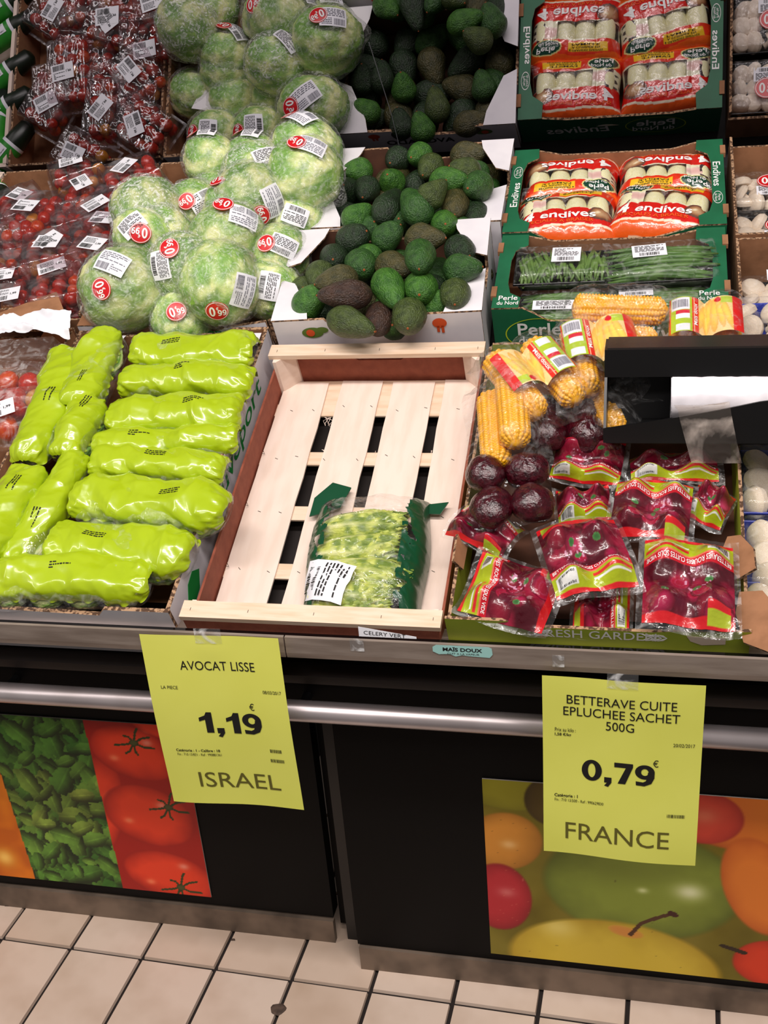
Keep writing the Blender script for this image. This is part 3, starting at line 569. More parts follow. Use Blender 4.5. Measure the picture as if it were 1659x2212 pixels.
tornflap(Matrix.Translation((.128, -.005, .004)) @ Matrix.Rotation(radians(-25), 4, 'Y') @ Matrix.Rotation(radians(10), 4, 'Z'), [(0, .0), (.030, -.030), (.046, -.030), (.055, .03), (.042, .070), (.012, .082), (0, .050)], M['brown'])
tornflap(Matrix.Translation((-.262, .11, .002)) @ Matrix.Rotation(radians(60), 4, 'Y'), [(-.012, 0), (.012, .0), (.014, .05), (0, .062), (-.012, .05)], M['brown'])
# 8 tomato boxes
carton('cardboard_box', 'brown cardboard box of cherry tomato punnets at the back left', -1.47, -1.086, .70, 1.235, .10, M['brown'], M['brown'], M['edge'], [(0, .0), (.22, .02), (.30, .022), (.33, -.01), (.384, -.01)], flat[:1]+[(.52, 0)], [(0, 0), (.384, 0)], [(0, 0), (.52, 0)], group='brown tomato boxes')
tbx, _, _ = carton('cardboard_box', 'brown cardboard box of tomatoes at the front left edge', -1.47, -1.083, .05, .665, .10, M['brown'], M['brown'], M['edge'], [(0, 0), (.384, 0)], [(0, 0), (.6, 0)], notch(.384, .02, .06, .06), [(0, 0), (.6, 0)], group='brown tomato boxes')
def flap_px(root, pts, w, m, u0, v0):
    Q = [px(x, y, w) for x, y in pts]; return flange(root, [(a-u0, b-v0) for a, b in Q], m, w, .004, 'loose_flap')
flap_px(tbx, [(-40, 690), (122, 630), (146, 690), (90, 712), (-40, 716)], .022, M['brown'], -1.47, .05)
flap_px(bx2, [(378, 396), (440, 386), (452, 436), (396, 452)], .012, M['white'], -1.078, .668)
flange(bx2, [(0, 0), (.05, 0), (.035, .03), (0, .05)], M['brown'], .002)
# 9 mushroom boxes
carton('cardboard_box', 'brown cardboard box of mushroom trays at the back right', .150, .60, .885, 1.215, .125, M['brown'], M['brown'], M['edge'], [(0, 0), (.075, 0), (.10, -.03), (.35, -.03), (.37, 0), (.45, 0)], [(0, 0), (.32, 0)], [(0, 0), (.35, 0), (.37, -.025), (.40, -.025), (.45, -.025)], [(0, 0), (.32, 0)], group='brown mushroom boxes')
carton('cardboard_box', 'brown cardboard box of mushroom trays in front of the back right one', .150, .60, .672, .875, .125, M['brown'], M['brown'], M['edge'], [(0, -.02), (.45, -.02)], [(0, 0), (.19, 0)], [(0, 0), (.45, 0)], [(0, 0), (.19, 0)], group='brown mushroom boxes')
# crate of cucumbers, seen in the mirror only
carton('wooden_crate', 'pale wooden crate of dark vegetables in green sleeves at the far left', -1.80, -1.476, .75, 1.235, .10, M['wood'], M['wood'], M['wood'], flat[:1]+[(.324, 0)], [(0, 0), (.47, 0)], [(0, 0), (.324, 0)], [(0, 0), (.47, 0)], th=.009)

# ---- empty wooden crate
cr = empty('wooden_crate', SL(-.662, .0, 0), 'nearly empty wooden crate with slatted base and brown hardboard sides', 'crate')
cw, cl_, ch = .383, .604, .092
def bar_(nm, a, b, m, p=cr): return MB().box(a, b).build(nm, m, p)
hb = MB()
def hardend(y, t, nm):
    mb = MB(); z0, z1 = -ch, -.009
    o = mb.prism([(0, z0), (cw, z0), (cw, z1), (0, z1)], lambda x, z: (x, y, z), lambda x, z: (x, y+t, z)).build(nm, M['hard'], cr); return o
hardend(0, .004, 'end_panel')
mb = MB(); hx0, hx1, hz0, hz1 = .145, .240, -.036, -.018                                      # end panel with hand hole
for A_, B_ in (((0, -ch), (hx0, -.009)), ((hx1, -ch), (cw, -.009)), ((hx0, -ch), (hx1, hz0)), ((hx0, hz1), (hx1, -.009))): mb.box((A_[0], cl_-.004, A_[1]), (B_[0], cl_, B_[1]))
for x, s in ((hx0, 1), (hx1, -1)): mb.prism([(x, hz0), (x+s*.008, hz0), (x, hz0+.006)], lambda u, v: (u, cl_-.004, v), lambda u, v: (u, cl_, v)); mb.prism([(x, hz1), (x+s*.008, hz1), (x, hz1-.006)], lambda u, v: (u, cl_-.004, v), lambda u, v: (u, cl_, v))
mb.build('end_panel', M['hard'], cr)
for x in (0, cw-.004): bar_('side_panel', (x, .004, -ch+.006), (x+.004, cl_-.004, -.030), M['hard'])
for y in (0, cl_-.030): bar_('top_bar', (-.004, y, -.009), (cw+.004, y+.030, 0), M['woodc'])
for x, y, sx, sy in ((.004, .004, 1, 1), (cw-.004, .004, -1, 1), (.004, cl_-.004, 1, -1), (cw-.004, cl_-.004, -1, -1)):
    MB().prism([(0, 0), (.034*sx, 0), (.034*sx, .006*sy), (.006*sx, .034*sy), (0, .034*sy)], lambda a, b: (x+a, y+b, -ch), lambda a, b: (x+a, y+b, -.009)).build('corner_post', M['wood'], cr)
zb = -ch+.010
for u0, u1, k in ((-.655, -.570, 0), (-.546, -.469, 0), (-.449, -.372, 0), (-.353, -.286, 0)):
    x0, x1 = u0+.662, u1+.662; r_ = random.Random(int(x0*1000)); q = MB(); n = 10; j = [(r_.uniform(-.0012, .0012), r_.uniform(-.0012, .0012)) for _ in range(n+1)]
    P = [(x0+j[i][0], .006+i*(.580/n)+(r_.uniform(0, .008) if i == n else 0)) for i in range(n+1)]+[(x1+j[i][1], .006+i*(.580/n)+(r_.uniform(0, .008) if i == n else 0)) for i in reversed(range(n+1))]
    q.prism(P, lambda x, y: (x, y, zb-.001), lambda x, y: (x, y, zb+.0025)).build('base_slat', M['wood'], cr)
for v0 in (.020, .138, .260, .385, .505): bar_('cross_slat', (.004, v0, zb-.0045), (cw-.004, v0+.030, zb-.0012), M['woodc'])
bar_('cross_slat', (.036, .535, zb-.0045), (cw-.036, .596, zb-.0012), M['woodc'])
q = MB(); rs = random.Random(9)
for v0 in (.154, .275, .40, .52):
    for x in (.03, .075, .125, .18, .23, .28, .345): q.box((-.003, -.0004, 0), (.003, .0004, .0006), M=Matrix.Translation((x+rs.uniform(-.006, .006), v0+rs.uniform(-.006, .006), zb+.0025)) @ Matrix.Rotation(rs.uniform(-.9, -.2), 4, 'Z'))
for x in (.01, .1, .2, .3, .375): q.box((x, .012, 0), (x+.0006, .017, .0005)); q.box((x, cl_-.02, 0), (x+.0006, cl_-.014, .0005))
for v0 in (.15, .28, .40): 
    q.tube([(.0085, v0, zb+.012), (.012, v0+.003, zb+.006), (.010, v0+.006, zb+.012)], .0005, 4)
sp = q.build('staples', M['staple'], cr); sp['kind'] = 'stuff'
q = MB()
for x, y in ((.11, .50), (.118, .42), (.218, .418), (.315, .42)):
    for i in range(5): q.tube([(x+rs.uniform(-.01, .01), y, zb), (x+rs.uniform(-.012, .012), y-.012+rs.uniform(-.01, .01), zb-.002), (x+rs.uniform(-.015, .015), y-.018, zb-.003)], .0005, 3)
sp = q.build('splinters', M['wood'], cr); sp['kind'] = 'stuff'

# ================================================================= PRODUCE
def seg(p0, p1, w):
    a = np.array(px(*p0, w)); b = np.array(px(*p1, w)); return (a+b)/2, float(np.hypot(*(b-a))), atan2(b[1]-a[1], b[0]-a[0])
# ---- avocados
def avo_mesh(nk, seed):
    def fn(S, T):
        a = .40; x = S*1.0; r = np.where(x < a, np.sqrt(np.clip(1-((x-a)/a)**2, 0, 1)), np.sqrt(np.clip(1-((x-a)/(1-a))**2, 0, 1))*(1-nk*np.clip((x-a)/(1-a), 0, 1)))
        x = (1-np.cos(S*pi))/2; r = np.where(x < a, np.sqrt(np.clip(1-((x-a)/a)**2, 0, 1)), np.clip(1-((x-a)/(1-a))**2.6, 0, 1)**.5*(1-nk*np.sin(np.clip((x-a)/(1-a), 0, 1)*pi*.55)**1.2*.8))
        th = T*2*pi; r = r*(1+.03*vn(S*3, np.cos(th)*1.5+5, np.sin(th)*1.5, seed))
        P = ST([x-.45+.0*r, .5*r*np.cos(th), .5*r*np.sin(th)+.05*np.sin(pi*x)*nk], -1)
        n = ST([0*x, np.cos(th), np.sin(th)], -1); b = .011*vn(P[..., 0]*20, P[..., 1]*24+9, P[..., 2]*26, seed+3)
        return P+n*b[..., None]*np.sin(pi*S)[..., None]
    return fn
AVM = {}
def avocado(p0, p1, wpx, ci, w=.01, mir=False, lab='', shp=0, group='avocados in the front tray', stem=True, dz=0):
    f = pxm if mir else px
    a = np.array(f(*p0, w)); b = np.array(f(*p1, w)); c = (a+b)/2; Lp = float(np.hypot(*(b-a))); P = W(c[0], c[1], w)
    if mir:
        n = P-MN*2*(P@MN-MC); Wd = wpx*mpp(n)
    else: Wd = wpx*mpp(P)
    Wd = min(max(Wd*1.10, .056), .082); Lr = max(Lp*1.04, Wd*1.22); Lr = min(Lr, Wd*1.80); tl = math.acos(min(1, Lp/Lr))*.75
    rz = atan2(b[1]-a[1], b[0]-a[0]) if Lp > 1e-4 else 0
    k = (ci, shp)
    if k not in AVM:
        o = grid('avocado', avo_mesh((.12, .34, .46)[shp], shp+1), 40, 36, AV[ci]); AVM[k] = o.data; bpy.data.objects.remove(o)
        if 'stem' not in AVM: s = MB().tube([(0, 0, 0), (.016, 0, 0), (.03, 0, 0)], [.030, .040, .028], 10).build('stem', M['stem']); AVM['stem'] = s.data; bpy.data.objects.remove(s)
    o = bpy.data.objects.new('avocado', AVM[k]); COL.objects.link(o)
    o.matrix_world = SL(c[0], c[1], w+dz, rz, 0, -tl) @ Matrix.Diagonal((Lr, Wd, Wd, 1)); props(o, lab, 'avocado', group)
    if stem: s = bpy.data.objects.new('stem', AVM['stem']); link(s, o); s.matrix_local = Matrix.Translation((.535, 0, .0)) @ Matrix.Diagonal((1, Wd/Lr*1.2, 1, 1))
    return o
def c7(x, y): return 580+.3255*x, 360+.3255*y
G1 = 'avocados in the front tray'; G2 = 'avocados in the back tray'
for d in [  # fat end, neck end, width (px in the crop), colour, height, shape, label
 ((200, 920), (330, 895), 195, 0, .012, 0, 'bright green avocado at the far left front of the front tray', G1), ((225, 790), (245, 860), 120, 5, -.015, 0, 'olive avocado end peeping out above the leftmost front avocado', G1),
 ((360, 650), (320, 810), 150, 5, .012, 1, 'olive green avocado standing left of the two brown ones', G1), ((600, 705), (330, 805), 150, 3, .040, 1, 'brownish green long avocado lying behind the dark brown one', G1),
 ((700, 820), (350, 885), 190, 4, .045, 1, 'dark brown long avocado in the middle left of the front tray', G1), ((360, 980), (715, 1100), 190, 5, .030, 1, 'large olive green avocado at the front edge, neck to the right', G1),
 ((765, 910), (720, 1110), 165, 4, .0, 0, 'blackish brown avocado half hidden at the front edge', G1), ((835, 1000), (835, 1100), 90, 1, -.02, 0, 'small green avocado wedged low at the front edge', G1),
 ((940, 900), (930, 1090), 215, 5, .022, 0, 'round olive avocado at the front edge beside the cut-out', G1), ((740, 690), (860, 930), 200, 0, .035, 1, 'bright green avocado in the centre, neck pointing to the front', G1),
 ((590, 590), (640, 720), 200, 1, .010, 0, 'mid green avocado behind the bright green centre one', G1), ((720, 610), (940, 720), 150, 3, .018, 1, 'green and brown mottled avocado right of the centre', G1),
 ((1010, 500), (1005, 700), 195, 1, .060, 0, 'upright egg-shaped green avocado showing its stem scar on top of the pile', G1), ((1010, 740), (1010, 890), 215, 0, .020, 0, 'green avocado with a dimpled top below the upright one', G1),
 ((1150, 670), (1410, 690), 175, 1, .030, 1, 'large dark green avocado pointing to the right wall', G1), ((1240, 770), (1240, 930), 180, 5, .018, 0, 'round olive avocado by the right front corner flap', G1),
 ((1050, 940), (1160, 930), 110, 0, -.012, 0, 'small bright avocado low by the front wall', G1), ((1210, 500), (1330, 610), 170, 2, .012, 0, 'dark green avocado at the back right of the front tray', G1),
 ((430, 560), (440, 660), 130, 2, .0, 0, 'dark avocado low at the back left of the front tray', G1), ((640, 580), (690, 640), 120, 0, -.008, 0, 'small green avocado low behind the mottled one', G1),
 ((470, 480), (640, 490), 190, 2, .015, 0, 'dark green round avocado at the front left of the back tray', G2), ((700, 490), (865, 450), 170, 1, .012, 0, 'green avocado with a visible stem scar at the front edge of the back tray', G2),
 ((900, 470), (1165, 500), 200, 3, .035, 2, 'large brownish avocado on the front edge of the back tray, neck right', G2), ((490, 390), (680, 290), 150, 0, .020, 1, 'mid green avocado at the left wall of the back tray', G2),
 ((710, 390), (870, 150), 165, 2, .032, 1, 'long dark green avocado leaning up the middle left of the back tray', G2), ((1040, 350), (920, 200), 200, 1, .040, 1, 'large green avocado in the middle of the back tray, stem to the rear', G2),
 ((1160, 340), (1180, 430), 130, 0, .015, 0, 'small bright green round avocado right of the large one', G2), ((1010, 230), (1170, 145), 130, 5, .055, 2, 'green avocado with its neck resting on the large one', G2),
 ((1060, 85), (1310, 105), 140, 0, .050, 1, 'green avocado at the rear pointing right towards the wall', G2), ((1240, 160), (1240, 340), 150, 3, .022, 0, 'brown-green upright avocado near the rear right of the back tray', G2),
 ((1430, 80), (1340, 190), 190, 1, .035, 1, 'dark green avocado in the rear right corner of the back tray', G2), ((1390, 10), (1230, 50), 110, 5, .045, 1, 'olive avocado at the very rear under the mirror', G2),
 ((840, 330), (870, 400), 120, 1, .0, 0, 'green avocado low behind the middle of the back tray', G2), ((1370, 260), (1380, 400), 170, 2, -.004, 0, 'very dark avocado low at the right wall of the back tray', G2),
 ((1210, 430), (1290, 440), 100, 1, -.012, 0, 'green avocado end low at the front right of the back tray', G2), ((630, 420), (690, 440), 100, 1, -.005, 0, 'green avocado neck low at the front of the back tray', G2)]:
    avocado(c7(*d[0]), c7(*d[1]), d[2]*.3255, d[3], d[4]+(.024 if d[7] == G1 else .012), False, d[6], d[5], d[7])
def c3(x, y): return 720+.2532*x, .2532*y
for d in [((380, 1010), (200, 900), 190, 0, 'bright green avocado in the rear left corner of the back tray, seen in the mirror'), ((600, 1180), (560, 960), 190, 2, 'dark upright avocado by the rear wall, seen in the mirror left of centre'),
 ((790, 1200), (730, 1000), 150, 0, 'green slim avocado by the rear wall next to a dark one, seen in the mirror'), ((910, 1050), (860, 770), 190, 5, 'yellow-green pear-shaped avocado standing against the rear wall in the mirror'),
 ((1010, 1090), (1330, 1010), 180, 3, 'brownish avocado lying along the rear wall, seen in the mirror'), ((1310, 850), (1260, 640), 190, 1, 'green avocado by the rear right wall, seen in the mirror'),
 ((600, 790), (600, 720), 180, 0, 'round bright green avocado in the middle of the mirrored tray'), ((240, 740), (260, 640), 150, 2, 'dark avocado at the left wall of the mirrored tray'), ((410, 800), (420, 540), 150, 2, 'long dark avocado left of the round bright one in the mirror')]:
    avocado(c3(*d[0]), c3(*d[1]), d[2]*.2532, d[3], .0, True, d[4], 1, 'avocados by the rear wall of the back tray')
rr = random.Random(12)
for t, (v0, v1) in enumerate(((.695, .865), (.985, 1.165))):
    for i in range(5):
        for j in range(4):
            u = -.612+i*.070+rr.uniform(-.01, .01); v = v0+(v1-v0)*j/3; k = (rr.choice((1, 2, 2, 3)), 1)
            if k not in AVM: o = grid('avocado', avo_mesh(.34, 2), 40, 36, AV[k[0]]); AVM[k] = o.data; bpy.data.objects.remove(o)
            o = bpy.data.objects.new('avocado', AVM[k]); COL.objects.link(o); o.matrix_world = SL(u, v, -.044+rr.uniform(-.01, .012), rr.uniform(0, 6)) @ Matrix.Diagonal((.092, .064, .064, 1))
            props(o, 'avocado at the bottom of the %s tray, %s from left, %s row' % (('front', 'back')[t], ('first', 'second', 'third', 'fourth', 'fifth')[i], ('first', 'second', 'third', 'rearmost')[j]), 'avocado', 'bottom layer of the %s avocado tray' % ('front', 'back')[t])

# ---- iceberg lettuces
def sph_dirs(n1, n2): pass
def lettuce_body(seed, tone):
    def fn(S, T):
        th = S*2*pi; ph = (T-.5)*pi; D = ST([np.cos(ph)*np.cos(th), np.cos(ph)*np.sin(th), np.sin(ph)], -1)
        q = seed*1.7; r = .91+.06*vn(D[..., 0]*1.6+q, D[..., 1]*1.6, D[..., 2]*1.6, seed)+.065*crease(D[..., 0]*1.6+q, D[..., 1]*1.6, D[..., 2]*3, seed+2, 3)+.018*vn(D[..., 0]*9, D[..., 1]*9+q, D[..., 2]*9, seed)
        return D*r[..., None]
    def col(S, T):
        th = S*2*pi; ph = (T-.5)*pi; x, y, z = np.cos(ph)*np.cos(th), np.cos(ph)*np.sin(th), np.sin(ph); q = seed*1.7
        a = np.clip(.5+.65*fbm(x*1.7+q, y*1.7, z*3.4, seed, 5), 0, 1); C = mixc((238, 242, 170), (118, 172, 54), np.clip((a-.5)*1.5+.5, 0, 1))
        b = np.clip(fbm(x*5+q, y*5, z*5, seed+4, 3)*1.1, 0, 1); C = C*(1-b[..., None]*.5)+np.array((72, 126, 40))*b[..., None]*.5
        v = np.clip(crease(x*3+q, y*3, z*9, seed+9, 1)-.72, 0, 1)*2.4; C = C*(1-v[..., None]*.6)+np.array((232, 236, 190))*v[..., None]*.6
        return C*tone
    return fn, col
LB = []
for i, t in enumerate((1.0, .92, 1.04, .88)):
    fn, cl = lettuce_body(i+1, t); o = grid('lettuce_head', fn, 64, 40, M['leaf'], col=cl); LB.append(o.data); bpy.data.objects.remove(o)
def filmsph(seed):
    def fn(S, T):
        th = S*2*pi; ph = (T-.5)*pi; x, y, z = np.cos(ph)*np.cos(th), np.cos(ph)*np.sin(th), np.sin(ph)
        c = crease(x*1.7+seed, y*1.7, z*1.7, seed, 3); r = 1.01+.035*(c-1)+.02*vn(x*3, y*3+seed, z*3, seed)+.028*facet(th*1.6+seed, ph*2.6, seed)+.014*facet(th*4.1+seed, ph*6, seed+3)
        e = np.exp(-((x-.75)**2+(y+.35)**2+(z+.4)**2)/.10); r = r+e*.16*(1+.6*np.sin(9*th+3*ph))     # gathered tail of the film
        return ST([x, y, z], -1)*r[..., None]
    return fn
FB = []
for i in range(3):
    for mk in ('wrapf', 'clearh'): o = grid('plastic_wrap', filmsph(i+3), 110, 66, M[mk]); FB.append(o.data); bpy.data.objects.remove(o)
def hit(x, y, C, r):
    P, d = ray(x, y); q = P-C; b = d@q; dd = d@d; disc_ = b*b-dd*(q@q-r*r)
    if disc_ < 0: t = -b/dd
    else: t = (-b-sqrt(disc_))/dd
    n = P+t*d-C; return n/np.linalg.norm(n)
def sphere_mp(C, r, x, y, ang, Minv, R3):
    """patch mapping on a ball around C: centre at the point seen at (x,y), x axis turned by ang"""
    n = hit(x, y, C, r); n2 = hit(x+cos(ang)*6, y-sin(ang)*6, C, r); tx = n2-n; tx -= n*(tx@n); tx /= np.linalg.norm(tx); ty = np.cross(n, tx)
    Rt = np.array(R3)
    def mp(a, b, off=0.):
        a = np.atleast_1d(a); b = np.atleast_1d(b); D = n+np.outer(a/r, tx)+np.outer(b/r, ty); D = D/np.linalg.norm(D, axis=1)[:, None]
        return (D*(r*1.03+off)) @ Rt                               # world -> local (rotation only), centred on the ball
    return mp
def lettuce(cx, cy, rp, w, lab, tags=(), hazy=False, mir=False, k=0):
    u, v = (pxm if mir else px)(cx, cy, w); C = W(u, v, w); r = rp*mpp(C if not mir else C-MN*2*(C@MN-MC)); r = min(max(r*1.09, .064), .10)
    Mr = SL(u, v, w-r*.9, k*1.3); root = empty('wrapped_lettuce', Mr, lab, 'lettuce', 'film-wrapped iceberg lettuces')
    for nm, me, s in (('lettuce_head', LB[k % 4], .97), ('plastic_wrap', FB[(k % 3)*2+(1 if hazy else 0)], 1.0)):
        o = bpy.data.objects.new(nm, me); link(o, root); o.matrix_local = Matrix.Translation((0, 0, r*.9)) @ Matrix.Rotation(k*.9, 4, 'X') @ Matrix.Diagonal((r*s*1.04, r*s*.97, r*s, 1))
    R3 = np.array(Mr.to_3x3()); h = empty('h', Matrix.Identity(4)); bpy.data.objects.remove(h)
    for t in tags:
        if mir:
            kind, dx, dy, ang, sz = t; n0 = np.array([dx, dy, sqrt(max(.05, 1-dx*dx-dy*dy))]); n0 /= np.linalg.norm(n0); tx = np.array([cos(ang), sin(ang), 0.]); tx -= n0*(tx@n0); tx /= np.linalg.norm(tx); ty = np.cross(n0, tx)
            Sr = np.array(SM.to_3x3()); n0, tx, ty = Sr@n0, Sr@tx, Sr@ty
            def mp(a, b, off=0., n0=n0, tx=tx, ty=ty): a = np.atleast_1d(a); b = np.atleast_1d(b); D = n0+np.outer(a/r, tx)+np.outer(b/r, ty); D = D/np.linalg.norm(D, axis=1)[:, None]; return (D*(r*1.03+off)) @ R3
        else:
            kind, x, y, ang, sz = t; mp = sphere_mp(C, r*1.0, x, y, ang, None, R3)
        mq = lambda a, b, off=0., mp=mp: mp(a, b, off)+np.array([0, 0, r*.9])
        if kind == 's': sticker(root, mq, sz, 0, .003)
        else: label(root, mq, sz, sz*.72, 0 if kind == 'l' else 2, int(abs(cx+cy)) , off=.0025)
    return root
def c6(x, y): return 160+.3376*x, 360+.3376*y
def tg(k, x, y, a, s): X, Y_ = c6(x, y); return (k, X, Y_, radians(a), s)
for d in [(325, 785, 268, .045, 'large wrapped iceberg lettuce at the front left of its box, upright label', [tg('s', 180, 782, -70, .020), tg('l', 245, 615, -22, .062)], False),
 (680, 640, 205, .060, 'pale wrapped lettuce with a white heart, half under its right neighbour', [tg('s', 612, 525, 100, .020), tg('m', 552, 630, -80, .055)], True),
 (935, 750, 262, .050, 'large wrapped lettuce at the front right of the box with a red sticker low down', [tg('s', 915, 917, 5, .021), tg('l', 1085, 795, -105, .062)], False),
 (985, 450, 225, .055, 'yellowish wrapped lettuce in the middle of the pile behind the pale one', [tg('s', 955, 246, 170, .020), tg('l', 1088, 322, 158, .060)], False),
 (1130, 215, 232, .060, 'dark leafy wrapped lettuce at the rear middle with two tilted stickers', [tg('s', 1192, 310, 110, .020), tg('l', 1275, 220, 110, .062)], False),
 (1470, 60, 235, .075, 'wrapped lettuce resting on top at the rear right of the box', [tg('s', 1425, -150, 165, .019), tg('l', 1520, -135, 160, .058)], False),
 (465, 285, 215, .055, 'frosty white wrapped lettuce at the rear left of the box', [], True), (450, 455, 195, .045, 'wrapped lettuce with an upside-down sticker, just in front of the frosty white one', [tg('s', 425, 425, 175, .021), tg('m', 370, 372, 40, .055)], False),
 (770, 270, 165, .020, 'mostly hidden wrapped lettuce in the rear row, left of the dark leafy one', [tg('s', 722, 222, -140, .018), tg('l', 820, 220, -150, .055)], False),
 (1420, 350, 165, .010, 'wrapped lettuce low at the right wall near the rear', [tg('m', 1415, 312, 160, .052)], False), (1320, 570, 175, .012, 'wrapped lettuce low at the right wall with a diamond-tilted label', [tg('s', 1232, 492, -160, .018), tg('m', 1340, 505, -25, .055)], False),
 (1255, 790, 165, .0, 'wrapped lettuce low in the front right corner of the box', [tg('m', 1245, 762, -100, .055)], False), (690, 985, 150, -.01, 'wrapped lettuce low at the front wall with a red sticker on top', [tg('s', 655, 928, 20, .019)], False)]:
    X, Y_ = c6(d[0], d[1]); lettuce(X, Y_, d[2]*.3376, d[3], d[4], d[5], d[6], k=int(d[0]) % 7)
def c2(x, y): return 340+.2532*x, .2532*y
for d in [(450, 90, 230, .03, 'wrapped lettuce behind the frosty one, seen at the top of the mirror', [], True), (985, 150, 250, .05, 'wrapped lettuce with round sticker, near the top edge of the mirror', [('s', -.25, .1, 0, .02), ('l', .35, .15, -.8, .06)], False),
 (1385, 380, 230, .035, 'wrapped lettuce along the right wall, label upright in the mirror', [('l', .0, .1, -1.2, .06)], False), (1020, 540, 260, .06, 'pale wrapped lettuce in the middle of the mirrored pile', [('m', .6, -.3, .6, .06)], True),
 (1325, 930, 290, .045, 'large wrapped lettuce by the rear wall, with sticker and label, right in the mirror', [('s', -.30, .35, 1.6, .021), ('l', .1, .1, 2.5, .062)], False), (500, 1160, 225, .02, 'wrapped lettuce in the rear left corner, seen in the mirror', [('s', -.45, .25, -1.2, .018), ('m', .1, .3, 1.6, .058)], False),
 (870, 1130, 200, .015, 'wrapped lettuce by the rear wall between two others, seen in the mirror', [('s', -.4, .35, -1.2, .018), ('m', .15, .25, 1.5, .058)], False), (590, 620, 190, .0, 'dark wrapped lettuce low on the left of the mirrored pile', [], False), (660, 860, 200, -.02, 'wrapped lettuce low in the middle of the mirrored pile, above the rear row', [], False), (330, 800, 190, -.03, 'wrapped lettuce deep in the box at the left, seen in the mirror', [], False), (1030, 860, 190, -.02, 'wrapped lettuce low behind the large one, seen in the mirror', [], False)]:
    X, Y_ = c2(d[0], d[1]); lettuce(X, Y_, d[2]*.2532, d[3], d[4], d[5], d[6], mir=True, k=int(d[0]) % 5)

# ---- pillow-shaped packs (lime salad packs)
def lime_pack(p0, p1, wpx, lab, w=.005, seed=0, bend=0):
    c, Lr, rz = seg(p0, p1, w); P = W(c[0], c[1], w); Wd = wpx*mpp(P)*1.18
    if abs(cos(rz)) > .7: Wd = wpx*mpp(P)/.66
    r = empty('salad_pack', SL(c[0], c[1], w, rz), lab, 'salad pack', 'lime green salad packs'); h = .030; q = seed*3.1
    def env(s): return np.clip(1-np.abs(2*s-1)**5, 0, 1)**.5
    def fn(S, T):
        s = S; e = env(s); hw = (.42+.58*e)*Wd/2*(1+.10*vn(s*5, s*0+q, None, seed)); t = (T-.5)*2; ang = t*radians(104)
        x = (s-.5)*Lr*1.02; y = np.sin(ang)*hw/sin(radians(90)); z = np.sign(np.cos(ang))*np.abs(np.cos(ang))**.75*h*(.18+.82*e)*(1+.15*vn(s*4, T*2+q, None, seed))
        X = s*Lr/.045; Yy = T*Wd*1.6/.045
        c1 = crease(X*.42+q, Yy*.38, None, seed, 2); c2 = crease(X*.9+Yy*.5+q, Yy*.7-X*.3, None, seed+5, 2); end = np.clip(np.abs(2*s-1)*3-2, 0, 1)
        d = .0170*(c1-.75)+.0045*(c2-.7)+end*.010*crease(X*1.2+q, Yy*2.0, None, seed+8, 2); n = ST([0*s, np.sin(ang), np.cos(ang)], -1)
        y = y+bend*np.sin(pi*s)+.003*np.sin(60*s+q)*(np.abs(t) > .98)
        return ST([x, y, z], -1)+n*d[..., None]
    grid('printed_film', fn, 120, 44, M['limef'], r)
    b = LB[seed % 4]; n = max(2, int(Lr/.07))
    for i in range(n):
        o = bpy.data.objects.new('lettuce_heart', b); link(o, r); o.matrix_local = Matrix.Translation(((i+.5-n/2)*Lr*.86/n, bend*.8, -.018)) @ Matrix.Rotation(i*.1, 4, 'X') @ Matrix.Diagonal((Lr*.5/n, Wd*.50, .022, 1))
    def fn2(S, T):
        s = S; e = env(s); ang = (T*.999)*2*pi; hw = (.35+.65*e)*Wd*.56; c1 = crease(s*Lr/.03+q, T*6, None, seed, 2)
        return ST([(s-.5)*Lr*1.0, np.sin(ang)*hw*(1+.05*c1)+bend*np.sin(pi*s), -.010+np.cos(ang)*.033*(.1+.9*e)*(.9+.1*c1)], -1)
    grid('clear_film', fn2, 60, 26, M['clear2'], r)
    def mp(x, y, off=0.):
        x = np.atleast_1d(x); y = np.atleast_1d(y); S = x/(Lr*1.02)+.5; T = .5+np.arcsin(np.clip(y/(Wd/2), -1, 1))/(2*radians(104)); Q = fn(S, T); Q[:, 2] += off; return Q
    q_ = MB(); u = (seed % 3-1)*.04
    lines(q_, mp, u-.018, u+.018, .012, -.002, 3, .0008, seed); q_.build('date_print', M['ink'], r)
    return r
def b1(x, y): return .3617*x, 680+.3617*y
for i, d in enumerate([((800, 222), (1525, 222), 185, 'lime salad pack lying across, rearmost in the right column', .012), ((730, 415), (1515, 410), 150, 'wavy lime salad pack, second from the rear in the right column', .006), ((655, 610), (1450, 590), 190, 'lime salad pack, third from the rear in the right column', .008),
 ((575, 790), (1425, 735), 140, 'narrow lime salad pack, fourth from the rear in the right column', .004), ((570, 890), (1345, 940), 160, 'lime salad pack, fifth from the rear in the right column', .004), ((460, 1080), (1360, 1160), 235, 'wide lime salad pack with a crumpled right end, sixth from the rear', .014),
 ((315, 1350), (1150, 1440), 225, 'lime salad pack lying across, second from the front wall', .010), ((-120, 1610), (900, 1590), 215, 'lime salad pack bulging over the front wall of the box', .012),
 ((640, 120), (440, 560), 240, 'upright lime salad pack with a bright fold, at the rear between the columns', .020), ((560, 520), (380, 850), 200, 'lime salad pack continuing below the bright folded one', .014), ((430, 230), (140, 880), 225, 'long lime salad pack along the left wall at the rear', .012),
 ((470, 850), (90, 1500), 190, 'lime salad pack lying diagonally in the front half of the left column', .006), ((190, 930), (-90, 1450), 240, 'lime salad pack at the left picture edge in the front half', .014)]):
    lime_pack(b1(*d[0]), b1(*d[1]), d[2]*.3617, d[3], d[4], i, bend=(.0, .008, 0, -.006, .004, 0, 0, .01, 0, 0, .008, 0, 0)[i])

